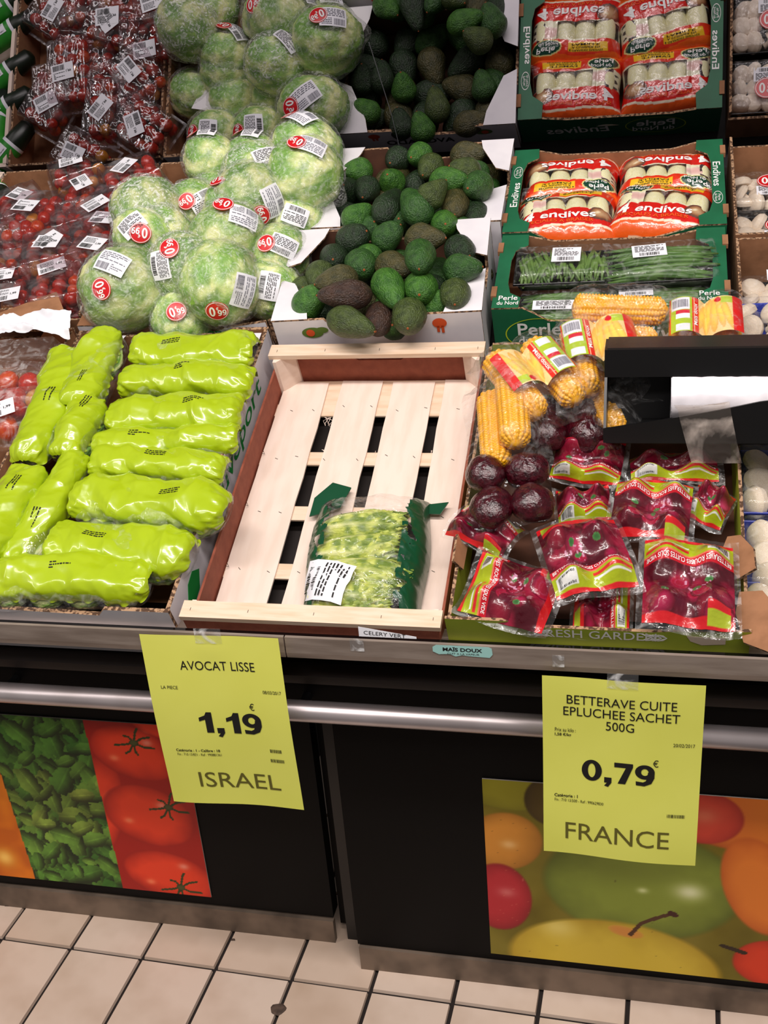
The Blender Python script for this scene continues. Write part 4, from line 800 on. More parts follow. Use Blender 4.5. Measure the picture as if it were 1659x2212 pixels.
# ---- bag with lettuce hearts in the empty crate
pu, pv = px(790, 1208, -.05); hr = empty('lettuce_heart_bag', SL(pu, pv, -.079, radians(4)), 'clear plastic bag of lettuce hearts with dark green edges, lying in the crate', 'bag')
hw, hl = .083, .112
for i, (x, y, rot, sx) in enumerate(((-.010, .055, .05, .058), (-.012, .008, .1, .060), (.004, -.040, -.1, .062), (-.015, -.083, 0, .060))):
    fn, cl = lettuce_body(11+i, 1.0)
    def leafy(S, T, fn=fn, i=i):
        P = fn(S, T); th = np.arctan2(P[..., 1], P[..., 2]); k = np.clip((P[..., 0]+.2), 0, 1)[..., None]
        return P*(1+(.25+k)*.34*ST([0*th, np.sin(th*9+i)+.6*np.sin(th*17), np.sin(th*9+i)], -1)*.5)
    o = grid('lettuce_heart', leafy, 72, 44, M['leaf'], hr, col=lambda S, T, cl=cl: (lambda C, v: (C*.45+np.array((196, 204, 96))*.55)*(1-v*.45)+np.array((74, 96, 26))*v*.45)(cl(S, T), np.clip(fbm(S*14+i, T*16, None, i+40, 3)*1.3, 0, 1)[..., None]))
    o.matrix_local = Matrix.Translation((x, y, .030)) @ Matrix.Rotation(rot, 4, 'Z') @ Matrix.Diagonal((sx, .032, .030, 1))
for i, (x, y, rot, sx) in enumerate(((-.006, .055, .05, .064), (-.010, .008, .1, .066), (.006, -.040, -.1, .066), (-.012, -.083, 0, .064))):
    for j in range(4):
        def lf(S, T, i=i, j=j):
            s_ = S*2-1; a0 = (j-1.5)*.75+.25*vn(S*2, S*0+i*3+j, None, j); th = a0+(T-.5)*(1.1+.5*S); fr = np.clip(S*1.6-.55, 0, 1)*np.abs(2*T-1)**.4
            rr_ = (.22+.84*np.sqrt(np.clip(1-(s_*.86)**2, 0, 1)))*(1+.02*j)+fr*(.22*vn(S*15+i*3, T*5+j, None, 60+j)+.12*vn(S*32, T*11+j, None, 61+i))+.10*(1-np.abs(2*T-1))
            return ST([s_*(1.05+.05*np.sin(T*31+i)*S), rr_*np.sin(th), rr_*np.cos(th)], -1)
        def lc(S, T, i=i, j=j):
            rib = np.clip(1-np.abs(2*T-1)*(1.8+5*S), 0, 1)*np.clip(1.05-S*1.1, 0, 1); g_ = mixc((196, 204, 92), (104, 130, 36), np.clip(.30+.8*fbm(S*12+i, T*3+j, None, i*4+j, 3)+.30*S, 0, 1)); return g_*(1-rib[..., None])+np.array((228, 226, 168))*rib[..., None]
        o = grid('lettuce_leaf', lf, 44, 60, M['leaf'], hr, col=lc); o.matrix_local = Matrix.Translation((x, y, .028)) @ Matrix.Rotation(rot, 4, 'Z') @ Matrix.Diagonal((sx*(1.0, .92, 1.04, .95)[i], .0275, .031, 1))
def bagfn(S, T, hx=.094, hy=.125, h=.064, sd=5):
    x = (S-.5)*2; y = (T-.5)*2; e = (np.clip(1-x**4, 0, 1)*np.clip(1-y**6, 0, 1))**.5; c = crease(x*2.4+sd, y*3.2, None, sd, 3); yy = y*hy*(1+.02*np.sin(x*7))
    return ST([x*hx*(1+.04*np.sin(y*4+1)), yy, .004+h*e*(.93+.07*c)+.004*c], -1)
grid('clear_film', bagfn, 70, 80, M['clear2'], hr)
def greens(S, T):  # dark green printed sides
    x = (S-.5)*2; y = (T-.5)*2; n = vn(x*6, y*9, None, 3); side = np.abs(x) > .74+.06*np.sin(y*9)+.05*n
    dots = (np.abs(x) > .62) & (vn(x*9, y*12, None, 8) > .25); return np.where(side | dots, 0, 1)
inv = bpy.data.materials.new('bare_film'); inv.use_nodes = True; nt = inv.node_tree; nt.nodes.remove(nt.nodes['Principled BSDF']); tr = nt.nodes.new('ShaderNodeBsdfTransparent'); nt.links.new(tr.outputs[0], nt.nodes['Material Output'].inputs[0])
def bagside(S, T): P = bagfn(S, T); P[..., 2] += .0007; return P
o = grid('green_printed_film', bagside, 110, 120, M['bootg'], hr)
bm = bmesh.new(); bm.from_mesh(o.data); bm.faces.ensure_lookup_table()
S_, T_ = np.meshgrid((np.arange(109)+.5)/109, (np.arange(119)+.5)/119, indexing='ij'); kk = greens(S_, T_).ravel()
bmesh.ops.delete(bm, geom=[f for f in bm.faces if kk[f.index] == 1], context='FACES'); bm.to_mesh(o.data); bm.free()
MB().prism([(-.090, .110), (-.058, .122), (-.045, .165), (-.078, .178), (-.105, .145), (-.108, .105)], lambda x, y: (x, y, .012), lambda x, y: (x, y, .014)).build('green_film_corner', M['bootg'], hr)
MB().prism([(.05, .118), (.12, .125), (.108, .10), (.06, .104)], lambda x, y: (x, y, .012), lambda x, y: (x, y, .014)).build('green_film_corner', M['bootg'], hr)
def bmp(cx, cy, rot, dz=.0):
    def mp(x, y, off=0.):
        x = np.atleast_1d(x); y = np.atleast_1d(y); X = cx+x*cos(rot)-y*sin(rot); Y = cy+x*sin(rot)+y*cos(rot); P = bagfn(X/.188+.5, Y/.25+.5, sd=5); P[:, 2] += off+dz; return P
    return mp
label(hr, bmp(-.050, -.066, radians(-108)), .066, .082, 2, 3, off=.003)

# ---- beetroot packs
def beet_print(seed, band):
    def col(S, T):
        S = 1-S; T = 1-T; C = np.zeros(S.shape+(3,))+np.array((110, 14, 34)); n = fbm(S*5+seed, T*5, None, seed)
        C = mixc((84, 10, 28), (164, 26, 60), np.clip(.5+n, 0, 1)); r = random.Random(seed)
        for i in range(9):
            cs, ct_ = r.uniform(.08, .92), r.uniform(.08, .62); R = r.uniform(.09, .17)
            C = ell(C, S, T, cs, ct_, R, R*r.uniform(.7, 1), r.choice(((190, 34, 84), (150, 18, 48), (96, 14, 40), (206, 60, 104))), (110, 10, 36), r.uniform(0, 3))
            if i % 2: 
                for q in (.75, .45): C = ell(C, S, T, cs, ct_, R*q, R*q*.8, (226, 120, 150), (170, 22, 60)); C = ell(C, S, T, cs, ct_, R*(q-.1), R*(q-.1)*.8, (176, 20, 56))
        for i in range(3): cs, ct_ = r.uniform(.2, .8), r.uniform(.3, .6); C = ell(C, S, T, cs, ct_, .05, .03, (60, 120, 60), (90, 150, 80), r.uniform(0, 3))
        k = (vn(S*34, T*34, None, seed) > .55) & (np.hypot(S-.6, T-.5) < .16); C[k] = (226, 160, 190)
        C *= .86; C = rect(C, S, T, 0, 1, 0, .085, (200, 26, 34)); C = rect(C, S, T, .70, .95, .02, .16, (166, 180, 44)); C = rect(C, S, T, .70, .95, .13, .20, (206, 30, 40))
        C = rect(C, S, T, 0, 1, .665, .745, (196, 22, 40)); C = rect(C, S, T, 0, 1, .745, .775, (226, 110, 90)); C = rect(C, S, T, 0, 1, .765, .955, (164, 178, 26)); C = rect(C, S, T, 0, 1, .955, 1, (206, 30, 36))
        C = rect(C, S, T, .02, .5, .79, .83, (206, 40, 40)); C = rect(C, S, T, .05, .5, .848, .870, (226, 226, 220)); C = rect(C, S, T, .70, .95, .79, .93, (228, 228, 224))
        return C
    return col
def pouch(p, wpx, hpx, rot, lab, w=.02, seed=0, tilt=(0, 0), back=False, dark=1., z=.040):
    u, v = px(p[0], p[1]-6, w); P = W(u, v, w); k = mpp(P); Wd = wpx*k*.95; Hd = hpx*k*.84
    r = empty('beetroot_pack', SL(u, v, w-.02, rot, tilt[0], tilt[1]), lab, 'beetroot pack', 'vacuum packs of cooked beetroot'); rs = random.Random(seed)
    bl = [(sx*.24+rs.uniform(-.03, .03), sy*.25+rs.uniform(-.03, .03), rs.uniform(.19, .25)) for sx in (-1, 1) for sy in (-1, 1)]; q = seed*2.3
    def h(x, y):                                                    # x,y in -.5..+.5
        z_ = 0
        for cx, cy, R in bl: d2 = ((x-cx)/R)**2+((y-cy)/R)**2; z_ = z_+np.exp(-d2*1.35)
        e = np.clip((1-np.abs(2*x)**6), 0, 1)*np.clip(1-np.abs(2*y)**6, 0, 1); X = x*Wd/.03; Y_ = y*Hd/.03
        return z*np.minimum(z_, 1.15)*e*.9+.0035*(crease(X*.8+q, Y_*.8, None, seed, 3)-.5)+.006*np.sin(x*5+q)*np.abs(2*y)**2+.006*np.sin(y*4+q)*np.abs(2*x)**2
    def fn(S, T, gx=1., dz=0.): x = (S-.5)*gx; y = (T-.5)*gx; return ST([x*Wd, y*Hd, h(x, y)+dz], -1)
    if back:
        for cx, cy, R in bl:
            o = grid('beetroot', lambda S, T: ST([np.cos(S*2*pi)*np.sin(T*pi), np.sin(S*2*pi)*np.sin(T*pi), -np.cos(T*pi)], -1)*(1+.10*vn(S*0+np.cos(S*2*pi)*1.5+seed, np.sin(S*2*pi)*1.5, T*3, seed)+.03*crease(np.cos(S*2*pi)*3, np.sin(S*2*pi)*3, T*6, seed))[..., None], 40, 28, M['beet'], r)
            o.matrix_local = Matrix.Translation((cx*Wd, cy*Hd, z*.45)) @ Matrix.Rotation(rs.uniform(0, 3), 4, 'Z') @ Matrix.Diagonal((.272*Wd*rs.uniform(.88, 1.06), .268*Wd*rs.uniform(.88, 1.04), z*rs.uniform(.66, .82), 1))
        grid('clear_film', lambda S, T: fn(S, T, 1.0, .004), 90, 80, M['tight'], r)
    else:
        c0 = beet_print(seed, 0)
        grid('printed_film', lambda S, T: fn(S, T, .93), 120, 104, M['attrg'], r, col=lambda S, T: c0(S, T)*dark)
        grid('clear_film_edge', lambda S, T: fn(S, T, 1.06, -.0012), 60, 52, M['clear'], r)
        def mp(x, y, off=0.):
            x = np.atleast_1d(x); y = np.atleast_1d(y); Q = fn(x+.5, y+.5, .93); Q[:, 2] += off; return Q
        q_ = MB(); add_text(q_, 'BETTERAVES ROUGES CUITES SOUS VIDE', mp, .0, -.205, .94, .044, .01, 0, .0009); q_.build('lettering', M['txtw'], r)
        q_ = MB(); barcode(q_, mp, -.43, -.23, -.42, -.31, .0009, seed); q_.build('barcode', M['ink'], r)
    return r
def b3(x, y): return 940+.4334*x, 840+.4334*y
Rd = radians
for d in [((1190, 370), 480, 190, 4, 'beetroot pack in the shade under the black dispenser', .0, 31, (0, 0), False), ((760, 330), 390, 250, -8, 'beetroot pack with pink upper edge behind the bare beets', .012, 32, (.3, 0), False),
 ((640, 175), 420, 260, 5, 'dark beetroot pack lying under the corn cobs', .020, 33, (0, .1), True), ((1370, 560), 220, 260, -20, 'beetroot pack corner poking out by the right wall of its box', -.005, 34, (0, 0), False),
 ((740, 560), 300, 220, 8, 'beetroot pack mostly hidden in the middle with a lime band showing', -.005, 35, (0, 0), False), ((240, 680), 380, 230, 152, 'beetroot pack hanging over the left wall of its box', .020, 36, (-.1, 0), False),
 ((830, 1060), 370, 280, 90, 'dark beetroot pack at the bottom centre with a vertical band', .004, 37, (0, 0), False), ((370, 500), 440, 420, 10, 'clear-backed beetroot pack showing four dark round beets', .050, 38, (0, 0), True),
 ((1080, 580), 430, 390, 175, 'beetroot pack with its barcode band on top, rear right of the box', .030, 39, (0, 0), False), ((375, 990), 430, 450, -104, 'beetroot pack turned sideways at the front left of the box', .030, 40, (0, 0), False),
 ((1265, 945), 500, 560, 179, 'largest beetroot pack at the front right, lettering upside down', .042, 41, (0, 0), False), ((750, 810), 460, 480, 20, 'tilted beetroot pack in the centre front with its barcode at the bottom', .060, 42, (0, 0), False)]:
    # print runs with lettering band towards +y; turn packs so that bands lie as in the photo
    rot = Rd(d[3]); 
    if d[5] == .060: rot = Rd(17)
    pouch(b3(*d[0]), d[1]*.4334, d[2]*.4334/(.80), rot, d[4], d[5], d[6], d[7], d[8], z=.036)

# ---- sweetcorn
def cobfn(S, T):
    x = S; rows = 14; th = T*2*pi; e = np.clip(x/.06, 0, 1)**.5*np.clip((1-x)/.10, 0, 1)**.6; tp = 1-.14*x
    kr = np.abs(np.cos(th*rows/2))**.7; kx = np.abs(np.sin(pi*x*30+.25*pi*np.sign(np.cos(th*rows/2)))); k = kr*(.25+.75*kx**.5)
    r = (.44*tp*e)+.075*k*(e > .5); return ST([(x-.5), r*np.cos(th), r*np.sin(th)], -1)
o = grid('corn_cob', cobfn, 241, 14*7+1, M['corn']); COB = o.data; bpy.data.objects.remove(o)
q = MB(); q.tube([(-.505, 0, 0), (-.49, 0, 0), (-.47, 0, 0)], [.12, .25, .30], 16); o = q.build('cob_core', M['core']); CORE = o.data; bpy.data.objects.remove(o)
def corn_paint(S, T):
    C = np.zeros(S.shape+(3,))+np.array((244, 214, 150))
    for i in range(5): C = ell(C, S, T, .44+.085*i, .5+.05*(i % 2), .055, .46, (246, 214, 96), (236, 178, 90), .08*(i-2))
    C = rect(C, S, T, .86, 1, 0, 1, (222, 36, 34)); C = rect(C, S, T, .31, .40, 0, 1, (226, 44, 30)); C = rect(C, S, T, .335, .345, 0, 1, (250, 200, 160))
    C = rect(C, S, T, 0, .31, 0, 1, (176, 200, 50)); C = rect(C, S, T, .03, .28, .62, .98, (240, 238, 246)); C = rect(C, S, T, .08, .28, .50, .60, (214, 40, 60)); C = rect(C, S, T, .08, .28, .36, .50, (248, 246, 250)); C = rect(C, S, T, .08, .27, .03, .22, (236, 236, 240))
    C = rect(C, S, T, 0, .022, 0, 1, (222, 40, 30)); C = rect(C, S, T, .70, .86, .78, .97, (186, 206, 70)); C = ell(C, S, T, .66, .90, .045, .07, (212, 30, 44)); return C
def corn_pack(p, rot, cobs, lab, w=.05, size=(.15, .17), lb=None, seed=0, tilt=(0, 0), cobL=.155):
    u, v = px(*p, w+.028); r = empty('corn_pack', SL(u, v, w-.025, rot, *tilt), lab, 'corn pack', 'twin packs of sweetcorn cobs'); R = .026
    for x, y, z, a in cobs:
        c = bpy.data.objects.new('corn_cob', COB); link(c, r); c.matrix_local = Matrix.Translation((x, y, R+z)) @ Matrix.Rotation(a, 4, 'Z') @ Matrix.Diagonal((cobL, R*2, R*2, 1))
        e = bpy.data.objects.new('cob_core', CORE); link(e, c)
    hx, hy = size
    def hgt(X, Y):
        z_ = 0*X
        for x, y, z, a in cobs:
            dx = X-x; dy = Y-y; l = dx*cos(a)+dy*sin(a); t = -dx*sin(a)+dy*cos(a); f = np.clip(1-(np.abs(l)/(cobL*.60))**6, 0, 1); z_ = np.maximum(z_, (z+R+np.sqrt(np.clip((R*1.35)**2-t**2, 0, 1)))*f**.5*(np.abs(t) < R*1.35)+0)
            z_ = np.maximum(z_, (z+R*1.9)*np.exp(-(t/(R*1.9))**4)*f)
        return z_
    def fn(S, T, dz=.0015):
        X = (S-.5)*hx; Y = (T-.5)*hy; c = crease(X/.03+seed, Y/.03, None, seed, 3); ed = np.clip(np.maximum(np.abs(2*S-1), np.abs(2*T-1))-.8, 0, 1)
        return ST([X*(1+.05*np.sin(Y*40)), Y*(1+.04*np.sin(X*50+1)), .004+hgt(X, Y)+dz+.005*(c-.3)+ed*.012*np.sin(X*50+Y*30+seed)], -1)
    grid('clear_bag', fn, 80, 80, M['clear2'], r)
    if lb:
        cx, cy, lw, lh, a = lb
        def mp(x, y, off=0.):
            x = np.atleast_1d(x); y = np.atleast_1d(y); X = cx+x*cos(a)-y*sin(a); Y = cy+x*sin(a)+y*cos(a); return ST([X, Y, .0075+hgt(X, Y)+off], -1)
        grid('printed_label', lambda S, T: mp(((S-.5)*lw).ravel(), ((T-.5)*lh).ravel()).reshape(S.shape+(3,)), 90, 60, M['attrg'], r, col=corn_paint)
        q_ = MB(); add_text(q_, 'Maïs doux', mp, -.145*lw, 0, lh*.62, lw*.05, .01, pi/2, .001); q_.build('lettering', M['txtw'], r)
        q_ = MB(); barcode(q_, mp, -.46*lw, -.24*lw, .18*lh, .40*lh, .001, seed); q_.build('barcode', M['grey'], r)
    return r
def c8(x, y): return 1040+.3731*x, 400+.3731*y
pu = pi/2
corn_pack(c8(800, 700), Rd(-4), [(0, .008, .012, 0), (-.01, -.036, -.012, -.05)], 'sweetcorn pack lying across the front wall of the bean box, its cob in plain view', .060, (.21, .17), None, 1)
corn_pack(c8(1300, 800), 0, [(-.032, 0, 0, -pu), (.032, 0, 0, -pu+.06)], 'sweetcorn pack at the right, standing behind the black dispenser', .045, (.165, .17), (0, .008, .112, .085, 0), 2)
corn_pack(c8(690, 930), Rd(10), [(-.032, 0, 0, -pu), (.030, .01, 0, -pu+.05)], 'sweetcorn pack left of the black dispenser with a facing label', .060, (.16, .19), (0, .012, .115, .088, 0), 3)
corn_pack(c8(300, 1060), Rd(-148+180), [(-.032, 0, .004, -pu), (.034, .0, .0, -pu)], 'sweetcorn pack leaning left with a slanted label, in the middle of the corn', .065, (.16, .19), (0, .0, .108, .085, pi), 4)
corn_pack(c8(135, 1270), Rd(8), [(.012, 0, .014, -pu), (-.020, -.01, -.018, -pu)], 'leftmost sweetcorn pack, its bare cob facing the camera', .060, (.13, .19), None, 5)
corn_pack(c8(690, 1190), Rd(20), [(.0, 0, 0, -pu), (-.03, 0, -.02, -pu)], 'sweetcorn pack low down beside the dispenser, mostly hidden', .015, (.13, .17), None, 6)

# ---- trays
def black_tray(r, a, b, h, m=None, flare=.008):
    q = MB(); z0, z1 = 0, h; o_ = [(-a/2, -b/2), (a/2, -b/2), (a/2, b/2), (-a/2, b/2)]; f = flare; P = [(x-f*np.sign(x), y-f*np.sign(y)) for x, y in o_]
    V = [(x, y, z0) for x, y in P]+[(x, y, z1) for x, y in o_]+[(x*1.05, y*1.05, z1) for x, y in o_]+[(x*1.05, y*1.05, z1-.004) for x, y in o_]
    Fc = [(3, 2, 1, 0)]+[(i, (i+1) % 4, 4+(i+1) % 4, 4+i) for i in range(4)]+[(4+i, 4+(i+1) % 4, 8+(i+1) % 4, 8+i) for i in range(4)]+[(8+i, 8+(i+1) % 4, 12+(i+1) % 4, 12+i) for i in range(4)]
    o = q.add(V, Fc).build('tray', m or M['tray'], r); md = o.modifiers.new('b', 'BEVEL'); md.width = .006; md.segments = 2; return o
def film_top(r, a, b, h, amp=.004, mk='clear2', seed=0, hmap=None):
    def fn(S, T):
        x = (S-.5)*a*1.06; y = (T-.5)*b*1.06; e = np.clip(np.maximum(np.abs(2*S-1), np.abs(2*T-1))-.90, 0, 1)*10; c = crease(S*5+seed, T*4, None, seed, 3)
        return ST([x, y, h+amp*(1-e)+.0018*c-e**2*.020], -1)
    return grid('film_cover', fn, 40, 34, M[mk], r)
def bean_pack(p, size, rot, w, lab, kind, lb, seed=0):
    u, v = px(*p, w); a, b = size; r = empty('bean_tray', SL(u, v, w-.035, rot), lab, 'bean tray', 'black trays of green beans'); black_tray(r, a, b, .024); q = MB(); rs = random.Random(seed)
    if kind == 0:
        for i in range(95):
            x = rs.uniform(-a/2+.008, a/2-.008); z = rs.uniform(.020, .035)*(1-.25*abs(2*x/a)**2); y0 = rs.uniform(-.012, .008); l = b*.40; k = rs.uniform(-.5, .5)*.03
            q.tube([(x-k, y0-l, z-.004), (x-k*.3, y0-l*.4, z+.002), (x+k*.4, y0+l*.3, z+.003), (x+k, y0+l, z-.002)], [.0018, .0040, .0040, .0016], 5)
    else:
        for i in range(60):
            y = rs.uniform(-b/2+.008, b/2-.008); z = rs.uniform(.020, .036)*(1-.25*abs(2*y/b)**2); x0 = rs.uniform(-.02, .02); l = a*.43; k = rs.uniform(-.4, .4)*.02; n = 6
            for t in range(1): q.tube([(x0-l, y-k, z-.004), (x0-l*.5, y-k*.3, z+.001), (x0+l*.1, y, z+.003), (x0+l*.6, y+k*.5, z+.001), (x0+l, y+k, z-.003)], [.0015, .0048, .0055, .0048, .0015], 6)
    o = q.build('beans', M['bean'] if kind == 0 else M['bean2'], r, True); o['kind'] = 'stuff'
    film_top(r, a, b, .037, seed=seed)
    if lb: label(r, plane_mp((lb[0], lb[1], .0445), (cos(lb[4]), sin(lb[4]), 0), (-sin(lb[4]), cos(lb[4]), 0)), lb[2], lb[3], 2, seed, off=0)
    return r
bean_pack(c8(485, 690), (.165, .085), 0, -.035, 'black tray of pale green flat beans low at the front left, behind the corn', 1, (-.02, -.012, .075, .026, 0), 4)
bean_pack(c8(1060, 625), (.185, .085), Rd(2), -.030, 'black tray of flat beans low at the front right of the bean box', 1, (-.05, .0, .06, .03, 0), 5)
bean_pack(c8(475, 445), (.172, .088), Rd(1), .006, 'black tray of round green beans standing side by side, upper left', 0, (.005, .01, .052, .042, -.03), 1)
bean_pack(c8(1040, 428), (.190, .092), Rd(3), .012, 'black tray of long flat green beans, upper right', 1, (-.02, .015, .06, .034, .05), 2)
# the visible lower left label of the hidden tray
# ---- mushrooms
def mush_mesh():
    def fn(S, T):
        th = S*2*pi; t = T; r = np.interp(t, [0, .02, .20, .32, .40, .62, .82, .95, 1], [0, .28, .26, .30, .92, 1.0, .80, .38, 0]); z = np.interp(t, [0, .02, .20, .32, .40, .62, .82, .95, 1], [-.75, -.75, -.45, -.12, -.12, .25, .58, .74, .78]); return ST([r*np.cos(th), r*np.sin(th), z], -1)
    o = grid('mushroom', fn, 24, 30, M['mush']); me = o.data; bpy.data.objects.remove(o); return me
MUSH = mush_mesh()
def mush_tray(u, v, w, a, b, lab, m=None, stick=None, n=(5, 3), seed=0, R=.021, rz=0, cover=True):
    r = empty('mushroom_tray', SL(u, v, w, rz), lab, 'mushroom tray', 'trays of white mushrooms'); black_tray(r, a, b, .036, m); rs = random.Random(seed)
    for i in range(n[0]):
        for j in range(n[1]):
            o = bpy.data.objects.new('mushroom', MUSH); link(o, r); s = R*rs.uniform(.85, 1.15)
            o.matrix_local = Matrix.Translation(((i+.5-n[0]/2)*(a-.01)/n[0]+rs.uniform(-.004, .004), (j+.5-n[1]/2)*(b-.01)/n[1], .030+rs.uniform(-.003, .005))) @ Matrix.Rotation(rs.uniform(-1, 1), 4, 'X') @ Matrix.Rotation(rs.uniform(-1.1, 1.1), 4, 'Y') @ Matrix.Diagonal((s, s, s, 1))
    if cover: film_top(r, a, b, .050, seed=seed)
    if stick:
        x, y, k = stick; e = plane_mp((x, y, .0570), (k, 0, 0), (0, k, 0)); e2 = plane_mp((x, y-.030*k, .0568), (k, 0, 0), (0, k, 0))
        label(r, e2, .052, .030, 2, seed, off=0); sticker(r, e, .024, 0, .001)
    return r
mush_tray(.235, 1.125, -.118+.004, .155, .105, 'black tray of white mushrooms with a red price sticker, nearest the mirror', None, (-.008, .012, 1), seed=1)
mush_tray(.235, .990, -.118+.004, .155, .115, 'black tray of white mushrooms at the front of the back right box', None, (.0, .0, 1), seed=2)
mush_tray(.240, .755, -.085, .165, .105, 'black tray of white mushrooms with an upside-down sticker, in the front mushroom box', None, (-.012, .018, -1), seed=3)
uu, vv = px(1655, 700, .0); mush_tray(uu+.015, vv-.01, -.035, .140, .125, 'blue tray of large white mushrooms beside the right corn pack', M['blue'], None, (3, 3), 4, .025, .05)
for i, (x, y) in enumerate(((1668, 1330), (1668, 1190), (1650, 1030))):
    uu, vv = px(x, y, -.05); mush_tray(uu+.035, vv, -.095, .14, .125, ('front blue tray of mushrooms at the right picture edge', 'middle blue tray of mushrooms at the right picture edge', 'shaded blue tray of mushrooms under the dispenser')[i], M['blue'], None, (3, 3), 7+i, .027)

# ---- endive bags
def end_paint(seed):
    def col(S, T):
        C = np.zeros(S.shape+(3,))+np.array((236, 232, 200)); wav = .02*np.sin(S*7+seed)
        C = rect(C, S, T+wav, 0, 1, 0, .13, (234, 92, 26)); C = rect(C, S, T+wav, 0, 1, .13, .20, (240, 226, 200)); C = rect(C, S, T+wav, 0, 1, .16, .44, (214, 30, 22)); C = rect(C, S, T+wav, 0, 1, .70, .88, (222, 52, 24)); C = rect(C, S, T+wav, 0, 1, .88, 1, (234, 98, 28))
        C = ell(C, S, T, .86, .34, .13, .13, (150, 104, 84), (96, 60, 50)); C = ell(C, S, T, .86, .34, .10, .09, (206, 170, 130), (150, 96, 60)); C = ell(C, S, T, .83, .35, .05, .03, (236, 222, 190), (200, 150, 100), .5)
        C = rect(C, S, T, .44, .86, .745, .86, (240, 190, 34)); C = ell(C, S, T, .20, .80, .17, .105, (230, 226, 150)); C = ell(C, S, T, .20, .80, .155, .092, (18, 66, 48)); C = ell(C, S, T, .20, .60, .14, .08, (226, 180, 172), (236, 210, 196)); k = (vn(S*22, T*22, None, 4) > .2) & (S < .16) & (T > .44) & (T < .72); C[k] = (70, 56, 60)
        return C
    return col
def endive_bag(u, v, w, rot, lab, seed, size=(.185, .155), tilt=(0, 0)):
    r = empty('endive_bag', SL(u, v, w, rot, *tilt), lab, 'endive bag', 'bags of four endives'); a, b = size; h = .05; q = seed*1.9
    def fn(S, T, off=0.):
        x = (S-.5)*2; y = (T-.5)*2; e = (np.clip(1-np.abs(x)**5, 0, 1)*np.clip(1-np.abs(y)**5, 0, 1))**.55; rib = np.abs(np.sin(S*pi*4))**.5*.10*(1-np.abs(y)**3)
        X = S*a/.035; Y = T*b/.035; c = crease(X*.8+q, Y*.8, None, seed, 3)
        return ST([x*a/2*(1-.04*np.cos(y*3)), y*b/2*(1-.03*np.cos(x*4+q)), h*e*(.86+rib)+.0035*(c-.5)+off], -1)
    def win(S, T): k = (T > .45) & (T < .695) & (S > .30) & (S < .985); return np.where(k, 1, 0)
    grid('printed_film', fn, 120, 96, [M['attrg'], M['clear2']], r, col=end_paint(seed), msk=win)
    for i in range(4):
        o = bpy.data.objects.new('endive', ENDV); link(o, r); o.matrix_local = Matrix.Translation(((i-1.5)*a*.215, b*.05, h*.50)) @ Matrix.Diagonal((a*.112, b*.34, h*.40, 1))
    def mp(x, y, off=0.): x = np.atleast_1d(x); y = np.atleast_1d(y); return fn(x+.5, y+.5, off)
    q_ = MB(); add_text(q_, '4', mp, -.37, -.17, .12, .17, .03, 0, .0012); add_text(q_, 'endives', mp, .03, -.175, .56, .13, .02, 0, .0012); add_text(q_, 'Perle', mp, -.30, .335, .20, .07, .015, 0, .0012); add_text(q_, 'du Nord', mp, -.28, .262, .22, .05, .01, 0, .0012); q_.build('lettering', M['txtw'], r)
    text(r, 'SPECIALES A BRAISER', mp, -.06, -.285, .68, .05, M['oran'], .01, 0, .0014); q_ = MB()
    for i, s in enumerate(('4 GRANDES ENDIVES', 'A CUISINER EN', 'FAMILLE')): add_text(q_, s, mp, .13+.0*i, .345-.035*i, .36 if i == 0 else .30, .022, .01, 0, .0014)
    q_.build('lettering', M['ink'], r)
    grid('clear_bag_end', lambda S, T: ST([(S-.5)*a*(.95-.1*T), b/2*.90+T*.035, .012+.012*np.sin(T*3)+.008*crease(S*6+q, T*2, None, seed)*(1+T)], -1), 30, 8, M['clear'], r)
    return r
o = grid('endive', lambda S, T: ST([np.cos(S*2*pi)*np.sin(T*pi)**.8, -np.cos(T*pi), np.sin(S*2*pi)*np.sin(T*pi)**.8], -1), 28, 24, M['endive']); ENDV = o.data; bpy.data.objects.remove(o)
eu1, ev1 = px(1228, 440, .0); eu2, ev2 = px(1418, 438, .0)
for i, (u, v) in enumerate(((-.17, .99), (.03, .99), (-.17, 1.12), (.03, 1.12))): endive_bag(u, v, -.108, 0 if i < 2 else pi, 'bag of endives lying underneath the %s one in the green box' % ('front left', 'front right', 'rear left', 'rear right')[i], 20+i, (.18, .13))
endive_bag(-.160, 1.125, -.052, pi+.02, 'bag of endives at the rear left, its print turned towards the mirror', 3, (.19, .145)); endive_bag(.030, 1.120, -.050, pi-.03, 'bag of endives at the rear right, its print turned towards the mirror', 4, (.19, .145))
endive_bag(-.162, .998, -.048, .04, 'bag of endives at the front left of the green box, lettering upright', 1, (.192, .155)); endive_bag(.022, .998, -.044, -.16, 'bag of endives at the front right of the green box, lettering slanting down', 2, (.192, .155))

